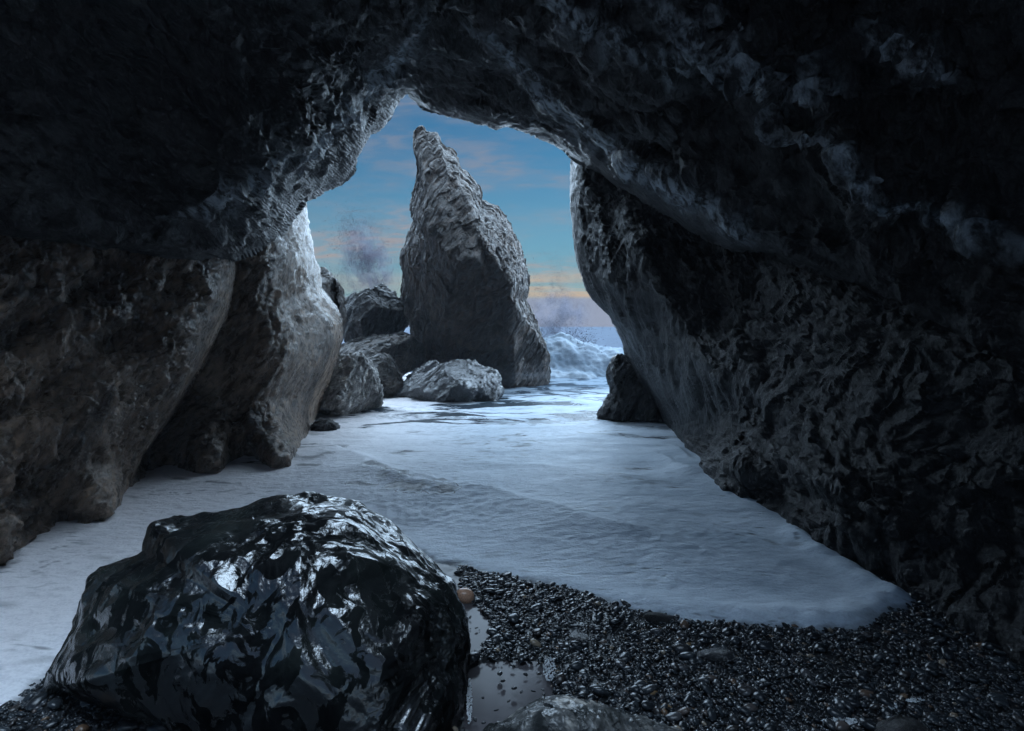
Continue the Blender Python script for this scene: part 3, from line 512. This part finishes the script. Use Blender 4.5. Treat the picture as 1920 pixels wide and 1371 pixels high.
def sea():
    vs = np.concatenate([np.arange(1400, 1060, -4.0), np.arange(1060, 690, -2.0), np.arange(690, 624, -1.0), np.arange(624, 612.6, -0.5)]); us = np.concatenate([np.arange(-800, -40, 40.0), np.arange(-40, 1760, 3.5), np.arange(1780, 2700, 60.0)])
    U, V = np.meshgrid(us, vs); r = ray(U, V); D = -CAM[2] / r[..., 2]; P = CAM + r * D[..., None]; X, Y = P[..., 0], P[..., 1]
    s = edge_dist(X, Y); Q = np.stack([X.ravel(), Y.ravel(), 0 * X.ravel()], 1)
    rot = Q @ np.array([[0.98, -0.2, 0], [0.2, 0.98, 0], [0, 0, 1]])
    far = smooth(Y, 8, 20)
    Z = (0.050 * fbm(rot * [0.9, 1.7, 1], 3) + 0.008 * ridged(rot * [1.6, 3.2, 1], 3)).reshape(X.shape) * (0.35 + 0.65 * smooth(Y, 4.5, 9))
    near = np.exp(-(((X + 0.75) / 0.9) ** 2 + ((Y - 4.9) / 0.8) ** 2)).reshape(X.shape)
    pits = np.clip(0.45 - np.abs(noise(rot * [6, 11, 1] + 0.4 * noise(rot * 5)[:, None])) * 1.8, 0, 1).reshape(X.shape) * (near + 0.25 * smooth(fbm(rot * 0.9 + 4, 2), 0.05, 0.3).reshape(X.shape))
    Z += 0.030 * pits + 0.010 * fbm(rot * [9, 17, 1], 3).reshape(X.shape)
    for pl, w, a in RIPW:
        d, t = line_sd(pl, X, Y); lump = 1 + 0.4 * noise(Q * 2.2 + 3).reshape(X.shape)
        Z += a * lump * np.where(d > 0, np.exp(-np.abs(d) / (w * 3)), np.exp(-(d / w) ** 2)) * np.exp(-((t - 0.45) / 0.56) ** 6)
    Z += far * (0.22 * fbm(rot * [0.10, 0.35, 1], 3) + 0.10 * ridged(rot * [0.25, 0.8, 1], 2)).reshape(X.shape) * np.minimum(1, 60 / np.maximum(Y, 1)) 
    Z = Z * smooth(s, 0.0, 0.6) + 0.006 + 0.045 * smooth(s, 0.03, 1.4) + 0.010 * np.abs(noise(Q * [9, 9, 1])).reshape(X.shape) * (1 - smooth(s, 0.05, 0.4))
    Z += smooth(X, 0.3, 1.4) * (1 - smooth(Y, 4.2, 5.5)) * np.exp(-((s - 0.13) / 0.10) ** 2) * (0.030 + 0.045 * fbm(Q * [4, 4, 1], 2).reshape(X.shape))
    edge = np.sqrt(smooth(s, -0.012, 0.10)); g = ground_z(X, Y, s) - 0.01
    Z = g * (1 - edge) + np.maximum(Z, 0.012) * edge 
    Z = np.where(Y > 8, np.where(edge > 0.9, Z - 0.03, Z), Z)
    P = np.stack([X, Y, Z], -1).reshape(-1, 3); q = grid_quads(len(vs), len(us)); keep = (s.ravel()[q] > -0.02).all(1)
    gap = np.zeros(X.shape); wob = 0.75 + 0.9 * fbm(Q * [5, 9, 1], 3).reshape(X.shape)
    for pl, w in GAPW:
        d, t = line_sd(pl, X, Y); gap = np.maximum(gap, smooth(wob - np.abs(d) / w, 0.0, 0.5))
    return link('sea', mesh_grid('sea', P, keep, q, M['foam'], True, np.clip(s, -1, 3).ravel() - 10 * gap.ravel()))
tag(sea(), 'white foaming sea washing into the cave', 'sea', kind='structure')
def pool(poly):
    c = poly.mean(0); n = len(poly); ring = np.concatenate([[c + (p - c) * k for p in poly] for k in (0.5, 1.08)]); V = np.concatenate([[c], ring]); V = np.c_[V, np.full(len(V), PZ)]
    F = [(0, 1 + i, 1 + (i + 1) % n, 1 + (i + 1) % n) for i in range(n)]; F3 = np.array([(a, b, c_) for a, b, c_, _ in F] + [t for i in range(n) for t in ((1 + i, 1 + n + i, 1 + n + (i + 1) % n), (1 + i, 1 + n + (i + 1) % n, 1 + (i + 1) % n))])
    return link('tide_pool', mesh_raw('tide_pool', V, F3, M['pool']))
tag(pool(POOL_W), 'still milky pool of water beside the black boulder', 'tide pool', kind='structure'); tag(pool(POOL2_W), 'thin strip of water among pebbles beside the black boulder', 'tide pool', kind='structure')
def breaker():
    nx, nt = 260, 110; x = np.linspace(0.2, 11, nx); t = np.linspace(0, 1, nt); X, Tt = np.meshgrid(x, t)
    crest = 1.05 + 0.16 * noise(np.stack([x * 0.6, 0 * x, 0 * x], 1)) + 0.12 * noise(np.stack([x * 2.1, 0 * x + 4, 0 * x], 1)); crest = crest * (0.85 + 0.3 * np.exp(-((x - 1.4) / 0.9) ** 2))
    Yb = 16.2 + 0.12 * x
    prof_y = np.interp(t, [0, 0.25, 0.5, 0.62, 0.75, 1], [0, 0.75, 1.25, 1.6, 2.3, 5.0])[:, None]; prof_z = np.interp(t, [0, 0.25, 0.5, 0.62, 0.75, 1], [-0.05, 0.32, 0.85, 1.0, 0.8, -0.1])[:, None]
    Y = Yb[None] + prof_y; Z = prof_z * crest[None]; P = np.stack([X, Y, Z], -1); n = grid_normals(P); n *= np.sign(n[..., 2:3] + 1e-6); pts = P.reshape(-1, 3)
    d = 0.32 * fbm(pts * 0.9, 3) + 0.16 * fbm(pts * [2.6, 2.6, 1.3], 3) + 0.05 * fbm(pts * [9, 9, 4], 3); d = d * smooth(Tt, 0, 0.1).ravel() * smooth(1 - Tt, 0, 0.3).ravel()
    q = grid_quads(nt, nx); return link('breaking_wave', mesh_grid('breaking_wave', pts + n.reshape(-1, 3) * d[:, None], np.ones(len(q), bool), q, M['wave']))
tag(breaker(), 'white breaking wave tumbling in beyond the tall sea stack', 'wave', kind='structure')

# ------------------------------------------------------------------ sea stack and boulders
STACK = [(778, 262), (781, 248), (792, 242), (800, 247), (812, 246), (824, 254), (828, 268), (842, 277), (854, 288), (862, 305), (876, 320), (888, 338), (896, 356), (903, 374), (918, 382), (932, 388), (944, 404), (954, 420), (964, 440), (972, 458), (980, 480), (989, 500), (992, 525), (988, 548), (984, 562),
         (992, 590), (1003, 612), (1014, 640), (1024, 668), (1029, 700), (1030, 730), (1010, 765), (900, 775), (800, 765), (776, 720), (768, 680), (772, 640), (768, 612), (757, 590), (752, 555), (754, 510), (753, 475), (764, 445), (770, 415), (768, 385), (776, 350), (782, 318), (778, 290)]
SL = [([(790, 300), (800, 370), (850, 420), (885, 480), (905, 560), (940, 620), (985, 700), (1040, 780)], 95, 150, -1.3), ([(860, 310), (880, 400), (925, 470), (960, 540), (975, 590)], 14, 60, -0.35), ([(930, 560), (945, 620), (960, 680), (975, 720)], 14, 50, -0.3), ([(768, 440), (784, 520), (792, 600), (800, 690)], 16, 30, -0.5)]
def stack_feat(U, V):
    d = 0
    for pl, w1, w2, a in SL:
        s, t = line_sd(pl, U, V); d = d + a * np.where(s > 0, np.exp(-np.abs(s) / w2), np.exp(-(s / w1) ** 2))
    s, t = line_sd(SL[0][0] + [(1040, 780), (1120, 900)], U, V); d = d + 1.0 * smooth(-s, 0, 170) * smooth(V, 340, 560)
    return d
tag(boulder('sea_stack', STACK, 15.9, 2.0, 2.2, M['stack'], 21, 0.15, 0.95, (0, 0.55, 0), (1, 1, 0.45), nt=760, nphi=280, pw=(0.7, 0.95), center=(880, 540), crag=2.5, feat=stack_feat, cuts=5, cutr=(0.75, 0.92)), 'tall pointed sea stack standing alone in the surf beyond the cave mouth', 'sea stack')
BOULDERS = [
    ('boulder', [(634, 578), (650, 562), (672, 550), (690, 543), (705, 540), (716, 535), (728, 540), (740, 550), (755, 566), (763, 585), (764, 602), (756, 620), (742, 634), (700, 650), (650, 650), (630, 620)], 15.4, 1.0, 1.0, 'dark_boulder', 31, 0.14, 1.2, 'big rounded dark boulder perched on a flat rock left of the sea stack'),
    ('boulder', [(650, 640), (690, 632), (730, 626), (760, 622), (780, 632), (800, 650), (803, 660), (790, 680), (765, 695), (740, 712), (680, 720), (640, 700), (632, 660)], 14.2, 0.9, 1.2, 'flat_boulder', 32, 0.12, 1.2, 'low flat brown rock lying under the rounded dark boulder'),
    ('boulder', [(660, 668), (676, 668), (690, 682), (700, 698), (708, 720), (712, 745), (708, 762), (690, 776), (660, 788), (620, 800), (585, 790), (580, 740), (600, 690), (625, 668)], 10.4, 0.8, 0.9, 'pale_boulder', 33, 0.13, 1.7, 'pale grey wet boulder at the foot of the left rock wall'),
    ('boulder', [(690, 672), (706, 666), (722, 666), (732, 676), (742, 692), (752, 706), (755, 720), (765, 745), (740, 765), (690, 745), (680, 700)], 13.0, 0.6, 0.7, 'flat_boulder', 34, 0.10, 1.7, 'small pointed grey boulder between the pale boulder and the glossy one'),
    ('boulder', [(735, 730), (760, 708), (782, 692), (803, 680), (822, 679), (846, 674), (866, 676), (890, 684), (915, 690), (935, 700), (940, 712), (934, 722), (938, 735), (930, 752), (905, 766), (860, 774), (800, 768), (740, 752)], 12.3, 0.9, 0.9, 'wet_boulder', 35, 0.12, 1.4, 'long wet boulder with blue sheen in the foam before the sea stack'),
    ('boulder', [(582, 796), (600, 784), (618, 788), (632, 800), (630, 812), (610, 822), (580, 824), (570, 808)], 8.95, 0.3, 0.4, 'shore_rock', 36, 0.06, 2.5, 'small dark rock awash at the foot of the left wall'),
    ('boulder', [(1152, 672), (1166, 662), (1180, 668), (1200, 700), (1250, 740), (1290, 790), (1290, 830), (1200, 830), (1140, 812), (1128, 786), (1138, 768), (1150, 745), (1156, 728), (1148, 706)], 9.85, 0.6, 1.0, 'shore_rock', 37, 0.12, 1.6, 'two humped brown black boulder at the foot of the right wall'),
    ('boulder', [(596, 512), (606, 508), (618, 516), (626, 530), (632, 556), (636, 600), (620, 640), (580, 640), (570, 560)], 11.6, 0.7, 0.9, 'flat_boulder', 38, 0.14, 1.3, 'upright rock showing behind the left edge of the cave mouth'),
]
for nm, ol, d0, tf, tb, mt, sd, am, fr, lb in BOULDERS:
    tag(boulder(nm, ol, d0, tf, tb, M[mt], sd, am, fr, (0.2, 0.6, 0), (1, 1, 0.5), nt=300, nphi=110, cuts=13, cutr=(0.55, 0.85)), lb, 'boulder')
BIG = [(88, 1262), (110, 1225), (138, 1180), (150, 1130), (172, 1085), (210, 1062), (272, 1035), (284, 990), (310, 982), (370, 978), (440, 962), (470, 948), (520, 940), (570, 934), (620, 940), (670, 956), (720, 990), (770, 1035), (820, 1085), (850, 1120), (868, 1160), (880, 1200), (878, 1260), (880, 1320), (872, 1371), (850, 1460), (640, 1520), (480, 1470), (330, 1400), (220, 1350), (140, 1320), (92, 1296)]
def big_disp(P, sd):
    Q = np.asarray(P, np.float32) * 2.4 + 3; w = np.stack([noise(Q * 0.9), noise(Q * 0.9 + 40), noise(Q * 0.9 + 80)], 1); Q = Q + 0.5 * w
    rough = smooth(P[:, 0] - 0.55 * (P[:, 2] - 0.45), -0.46, -0.22)
    return 0.045 * fbm(Q * 0.8, 2) + 0.020 * (np.abs(noise(Q * 1.5)) * -2.2 + 0.5) + 0.022 * fbm(Q * 2.3, 2) + 0.007 * fbm(Q * 5.5 + 3, 2) + 0.0025 * fbm(Q * 10, 2) + rough * (0.018 * (ridged(Q * 5, 3, 0.6) - 0.3))
tag(boulder('boulder', BIG, 2.66, 0.55, 0.6, M['gloss'], 41, crag=1.5, nt=760, nphi=300, pw=(0.8, 0.9), tilt=0.0008, center=(500, 1180), post=big_disp, flat=False), 'large glossy black wet boulder reflecting blue sky in the foreground', 'boulder')
tag(boulder('boulder', [(884, 1400), (924, 1366), (962, 1340), (1002, 1320), (1042, 1313), (1092, 1316), (1142, 1329), (1192, 1347), (1242, 1363), (1300, 1382), (1340, 1430), (1200, 1500), (950, 1500)], 2.02, 0.25, 0.06, M['mottled'], 42, 0.028, 3.2, (0.2, 0.6, 0), (1, 1, 0.6), nt=420, nphi=150), 'mottled grey wet rock poking up at the bottom edge of the beach', 'boulder')
tag(boulder('boulder', [(1640, 1385), (1652, 1362), (1680, 1347), (1710, 1347), (1740, 1362), (1770, 1388), (1760, 1425), (1660, 1435)], 2.12, 0.12, 0.05, M['shore_rock'], 43, 0.02, 4.5, (0.2, 0.6, 0), (1, 1, 0.6), nt=220, nphi=80), 'small dark rock at the lower right corner of the beach', 'boulder')

# ------------------------------------------------------------------ pebbles
def ico(sub):
    import bmesh
    bm = bmesh.new(); bmesh.ops.create_icosphere(bm, subdivisions=sub, radius=1); bm.verts.ensure_lookup_table()
    V = np.array([v.co[:] for v in bm.verts], np.float32); F = np.array([[v.index for v in f.verts] for f in bm.faces], np.int32); bm.free(); return V, F
def pebble_shape(V, sd):
    Q = V * 0.9 + sd * 5.3; return (V * (1 + 0.28 * noise(Q) + 0.10 * noise(Q * 2.2))[:, None]).astype(np.float32)
def pebble_spots():
    n = 120000; u = RNG.uniform(-60, 1990, n); v = RNG.uniform(1030, 1420, n); r = ray(u, v); D = -CAM[2] / r[:, 2]; wgt = D ** 3; keep = RNG.uniform(0, 1, n) < wgt / (5.2 ** 3) * 1.0
    return u, v, D, keep
def pebbles():
    # even cover of the dry part of the beach, largest stones last
    x = RNG.uniform(-2.3, 3.6, 115000); y = RNG.uniform(1.72, 4.6, 115000); s = edge_dist(x, y)
    P = np.stack([x, y, 0 * x], 1) - CAM; dz = P @ FW; u = W / 2 + FPX * (P @ RT) / dz; v = H / 2 - FPX * (P @ UP) / dz
    k = (s < 0.04) & (u > -40) & (u < 1960) & (v < 1400) & (v > 1020); k &= ~((u > 160) & (u < 860) & (v < 1270))
    k &= (pool_sd(x, y) < 0.0) | (RNG.uniform(0, 1, len(x)) < 0.03)
    x, y, s = x[k], y[k], s[k]; dp = dz[k]; r = np.exp(RNG.normal(math.log(0.0060), 0.54, len(x))); r = np.clip(r, 0.0033, 0.032); return x, y, s, r, dp
px_, py_, ps_, pr_, pd_ = pebbles()
print('pebbles', len(px_))
def rot_batch(n, tiltmax=0.7):
    a = RNG.uniform(0, 2 * math.pi, n); b = RNG.normal(0, tiltmax * 0.5, n); c = RNG.normal(0, tiltmax * 0.5, n)
    ca, sa, cb, sb, cc, sc = np.cos(a), np.sin(a), np.cos(b), np.sin(b), np.cos(c), np.sin(c); z = 0 * a; o = z + 1
    Rz = np.stack([ca, -sa, z, sa, ca, z, z, z, o], 1).reshape(-1, 3, 3); Rx = np.stack([o, z, z, z, cb, -sb, z, sb, cb], 1).reshape(-1, 3, 3); Ry = np.stack([cc, z, sc, z, o, z, -sc, z, cc], 1).reshape(-1, 3, 3)
    return Rz @ Rx @ Ry
order = np.argsort(-(pr_ / pd_)); sing, rest = order[:290], order[290:46000]
def pebble_z(x, y, s, r): return ground_z(x, y, s) + 0.3 * r + RNG.uniform(-0.004, 0.010, len(x))
def octa():
    V = [(1, 0, 0), (-1, 0, 0), (0, 1, 0), (0, -1, 0), (0, 0, 1), (0, 0, -1)]; F = [(0, 2, 4), (2, 1, 4), (1, 3, 4), (3, 0, 4), (2, 0, 5), (1, 2, 5), (3, 1, 5), (0, 3, 5)]; mid = {}; G = []
    def md(a, b):
        k = (min(a, b), max(a, b))
        if k not in mid: v = np.array(V[a]) + np.array(V[b]); V.append(tuple(v / np.linalg.norm(v))); mid[k] = len(V) - 1
        return mid[k]
    for a, b, c in F: x, y, z = md(a, b), md(b, c), md(c, a); G += [(a, x, z), (x, b, y), (z, y, c), (x, y, z)]
    return np.array(V, np.float32), np.array(G, np.int32)
V1, F1 = octa(); shapes1 = [pebble_shape(V1, i) for i in range(12)]
def stuff():
    i = rest; n = len(i); R = rot_batch(n); sc = np.stack([pr_[i] * RNG.uniform(1.0, 1.7, n), pr_[i] * RNG.uniform(0.8, 1.1, n), pr_[i] * RNG.uniform(0.4, 0.7, n)], 1)
    z = pebble_z(px_[i], py_[i], ps_[i], pr_[i]); T = np.stack([px_[i], py_[i], z], 1); kind = RNG.integers(0, 12, n); base = np.stack(shapes1)[kind]
    V = np.einsum('nij,nvj->nvi', R, base * sc[:, None]) + T[:, None]; nv = base.shape[1]
    F = F1[None] + (np.arange(n) * nv)[:, None, None]; me = mesh_raw('pebbles', V.reshape(-1, 3), F.reshape(-1, 3), M['pebbles'])
    at = me.attributes.new('tint', 'FLOAT', 'POINT'); at.data.foreach_set('value', np.repeat(RNG.uniform(0, 1, n), nv).astype(np.float32))
    return link('pebbles', me)
tag(stuff(), 'countless small wet dark pebbles covering the beach', 'pebbles', kind='stuff')
V2, F2 = ico(2); PM = [mesh_raw('pebble', pebble_shape(V2, 40 + i) * np.array([1.35, 0.95, 0.58], np.float32), F2, M['pebble']) for i in range(10)]
ss = pebble_z(px_[sing], py_[sing], ps_[sing], pr_[sing])
for j, i in enumerate(sing):
    o = link('pebble', PM[j % 10]); k = pr_[i] * random.uniform(0.95, 1.15); o.location = (px_[i], py_[i], ss[j] + 0.004); o.scale = (k, k, k); o.rotation_euler = (random.gauss(0, 0.25), random.gauss(0, 0.25), random.uniform(0, 6.28))
    w_ = [px_[i], py_[i]]; uu = W / 2 + FPX * w_[0] / w_[1]
    lab = 'larger smooth wet pebble close below the edge of the foam' if ps_[i] > -0.28 and uu > 700 else 'larger smooth wet pebble in front of the big black boulder' if uu < 700 else 'larger smooth wet pebble around the rim of the pool' if pool_sd(np.array([w_[0]]), np.array([w_[1]]))[0] > -0.28 else \
        'larger smooth wet pebble in the dark right corner of the beach' if uu > 1450 else 'larger smooth wet pebble in the open middle of the beach'
    tag(o, lab, 'pebble', 'larger wet pebbles on the beach')
def stone(u, v, r, sc, mat, label, rz=0.0, seed=0, nm='pebble', zoff=0.4):
    p = gp(u, v, 0.02); me = mesh_raw(nm, pebble_shape(V2, 70 + seed) * np.array(sc, np.float32), F2, M[mat]); o = link(nm, me); x, y = np.array([p[0]]), np.array([p[1]])
    o.location = (p[0], p[1], float(ground_z(x, y)[0]) + zoff * r); o.scale = (r, r, r); o.rotation_euler = (0.15, 0.1, rz); return tag(o, label, 'cobble' if nm == 'cobble' else 'pebble')
stone(872, 1122, 0.055, (1.0, 0.9, 0.75), 'cobble', 'orange brown cobble beside the right flank of the big black boulder', 0.3, 1, 'cobble')
stone(1222, 1302, 0.022, (1.0, 0.9, 0.75), 'tan_pebble', 'orange and cream pebble in the middle of the lower beach', 0.3, 2)
stone(1250, 1331, 0.020, (0.9, 1.0, 0.7), 'tan_pebble', 'tan pebble just below the orange and cream one', 1.0, 3)
stone(1291, 1203, 0.014, (1.3, 0.8, 0.7), 'tan_pebble', 'tiny orange pebble below the foam edge', 0.6, 4)
stone(336, 1303, 0.013, (1.0, 0.9, 0.7), 'tan_pebble', 'small orange pebble in front of the big black boulder', 0.2, 5)
stone(1345, 1232, 0.062, (1.5, 0.7, 0.45), 'wet_boulder', 'long flat grey pebble below the foam, longest on the beach', 0.1, 6)
stone(1085, 1196, 0.042, (1.3, 0.9, 0.45), 'wet_boulder', 'pale slate pebble leaning at the middle of the beach', -0.4, 7)
stone(1232, 1155, 0.050, (1.5, 0.8, 0.5), 'shore_rock', 'flat brown pebble close to the foam edge', 0.1, 8)
stone(272, 1325, 0.085, (1.3, 0.8, 0.45), 'wet_boulder', 'wide greenish flat pebble in front of the big black boulder', -0.2, 9)

# ------------------------------------------------------------------ spray and bubbles
def cloud(name, groups, label):
    VV, FF = [], []; O = np.array([[1, 0, 0], [-1, 0, 0], [0, 1, 0], [0, -1, 0], [0, 0, 1], [0, 0, -1]], float); OF = np.array([[0, 2, 4], [2, 1, 4], [1, 3, 4], [3, 0, 4], [2, 0, 5], [1, 2, 5], [3, 1, 5], [0, 3, 5]]); k = 0
    for (u, v, su, sv, rot, n, dep, r0, r1, streak) in groups:
        a = RNG.normal(0, 1, (n, 2)); c, s_ = math.cos(rot), math.sin(rot); du = a[:, 0] * su; dv = a[:, 1] * sv; uu = u + c * du - s_ * dv; vv = v + s_ * du + c * dv
        q = np.stack([uu * 0.03, vv * 0.03, 0 * uu + dep], 1); keep = fbm(q, 3) > RNG.normal(-0.02, 0.16, n); uu, vv = uu[keep], vv[keep]; n = len(uu)
        P = CAM + ray(uu, vv) * (dep + RNG.normal(0, 0.5, n))[:, None]; r = np.exp(RNG.uniform(math.log(r0), math.log(r1), n))
        R = rot_batch(n, 0.8); sc = np.stack([r * RNG.uniform(0.7, 1.3, n), r * RNG.uniform(0.7, 1.3, n), r * RNG.uniform(1, streak, n)], 1)
        V = np.einsum('nij,nvj->nvi', R, O[None] * sc[:, None]) + P[:, None]; VV.append(V.reshape(-1, 3)); FF.append((OF[None] + (np.arange(n) * 6)[:, None, None] + k).reshape(-1, 3)); k += n * 6
    return tag(link(name, mesh_raw(name, np.concatenate(VV), np.concatenate(FF), M['spray'])), label, 'spray', kind='stuff')
cloud('spray', [(690, 500, 24, 50, -0.25, 24000, 20, 0.003, 0.008, 2.6), (665, 440, 16, 22, -0.5, 1600, 20, 0.004, 0.010, 2.4), (700, 480, 55, 45, 0, 6000, 21, 0.004, 0.009, 2), (640, 520, 40, 40, 0, 1200, 21, 0.006, 0.014, 2)], 'spray thrown up behind the dark boulder left of the stack')
cloud('spray', [(1045, 560, 36, 40, 0.2, 5000, 19, 0.003, 0.008, 2.4), (1020, 510, 28, 40, 0, 500, 19, 0.004, 0.012, 1.6), (1040, 600, 30, 30, 0, 12000, 19, 0.003, 0.008, 2), (1060, 640, 40, 16, 0, 4000, 18.4, 0.005, 0.014, 1.5)], 'spray thrown up by the wave right of the stack')
def mist(u, v, w, h, dep, dens, col, sc, label, lean=0.0):
    V, F = ico(3); p = CAM + ray(u, v) * dep; me = mesh_raw('spray_mist', V, F, None); o = link('spray_mist', me); o.location = p; o.scale = (w, 0.6 * w, h); o.rotation_euler = (0, lean, 0)
    m = bpy.data.materials.new('spray_mist'); m.use_nodes = True; nt = m.node_tree; nt.nodes.clear(); N = nt.nodes.new; L = nt.links.new
    out = N('ShaderNodeOutputMaterial'); vol = N('ShaderNodeVolumePrincipled'); L(vol.outputs[0], out.inputs['Volume']); vol.inputs['Color'].default_value = col + (1,); vol.inputs['Anisotropy'].default_value = 0.2
    tc = N('ShaderNodeTexCoord'); ln = N('ShaderNodeVectorMath'); ln.operation = 'LENGTH'; L(tc.outputs['Object'], ln.inputs[0])
    fall = N('ShaderNodeMapRange'); fall.interpolation_type = 'SMOOTHSTEP'; L(ln.outputs['Value'], fall.inputs[0]); fall.inputs[1].default_value = 1.0; fall.inputs[2].default_value = 0.1
    nz = N('ShaderNodeTexNoise'); nz.inputs['Scale'].default_value = sc; nz.inputs['Detail'].default_value = 6; nz.inputs['Roughness'].default_value = 0.65; nz.inputs['Distortion'].default_value = 0.6; L(tc.outputs['Object'], nz.inputs[0])
    mr = N('ShaderNodeMapRange'); L(nz.outputs[0], mr.inputs[0]); mr.inputs[1].default_value = 0.46; mr.inputs[2].default_value = 0.72; mr.inputs[4].default_value = dens
    mu = N('ShaderNodeMath'); mu.operation = 'MULTIPLY'; L(fall.outputs[0], mu.inputs[0]); L(mr.outputs[0], mu.inputs[1]); L(mu.outputs[0], vol.inputs['Density']); me.materials.append(m)
    return tag(o, label, 'mist', kind='stuff')
def veil(loc, size, dens, col, label):
    V, F = ico(3); me = mesh_raw('glow_veil', V, F, None); o = link('glow_veil', me); o.location = loc; o.scale = size
    m = bpy.data.materials.new('glow_veil'); m.use_nodes = True; nt = m.node_tree; nt.nodes.clear(); N = nt.nodes.new; L = nt.links.new
    out = N('ShaderNodeOutputMaterial'); vol = N('ShaderNodeVolumePrincipled'); L(vol.outputs[0], out.inputs['Volume']); vol.inputs['Color'].default_value = col + (1,); vol.inputs['Density'].default_value = dens
    me.materials.append(m); return tag(o, label, 'mist', kind='stuff')
veil((0.0, 6.2, 1.4), (7.0, 8.8, 5.0), 0.0020, (0.75, 0.85, 1.0), 'thin mist added to give a soft glow in the cave')  # volume added for bloom around the mouth and to lift the blacks
mist(690, 500, 1.0, 1.9, 20.2, 8.0, (0.17, 0.16, 0.22), 3.4, 'thin plume of sea mist behind the dark boulder', -0.25)
mist(960, 700, 2.2, 0.45, 14.9, 0.5, (0.5, 0.55, 0.62), 1.6, 'low mist drifting over the surf at the foot of the stack')
mist(1090, 672, 1.7, 0.75, 17.2, 1.3, (0.26, 0.31, 0.38), 2.4, 'soft spray blown off the face of the breaking wave')
mist(1050, 600, 1.1, 1.2, 19.0, 5.0, (0.22, 0.24, 0.32), 3.0, 'mist hanging over the breaking wave')
def bubbles(u, v, ru, rv, n, label):
    p0 = gp(u, v, 0.02); ang = RNG.uniform(0, 6.28, n); rad = np.sqrt(RNG.uniform(0, 1, n)); P = np.array([gp(u + ru * rad[i] * math.cos(ang[i]), v + rv * rad[i] * math.sin(ang[i]), 0.02) for i in range(n)])
    r = RNG.uniform(0.0015, 0.0038, n); P[:, 2] = ground_z(P[:, 0], P[:, 1]) + 0.016; b = V1; V = P[:, None] + b[None] * r[:, None, None]; F = F1[None] + (np.arange(n) * len(b))[:, None, None]
    tag(link('foam_patch', mesh_raw('foam_patch', V.reshape(-1, 3), F.reshape(-1, 3), M['bubble'])), label, 'foam', kind='stuff')
bubbles(1575, 1361, 34, 8, 260, 'long patch of foam bubbles on the pebbles at the bottom edge'); bubbles(1668, 1330, 16, 7, 110, 'round patch of foam bubbles above the small corner rock')
bubbles(1715, 1318, 18, 4, 80, 'thin streak of foam bubbles right of the round patch'); bubbles(1030, 1262, 12, 24, 220, 'cluster of foam bubbles at the right rim of the pool'); bubbles(880, 1330, 5, 46, 240, 'line of foam bubbles along the foot of the big black boulder')
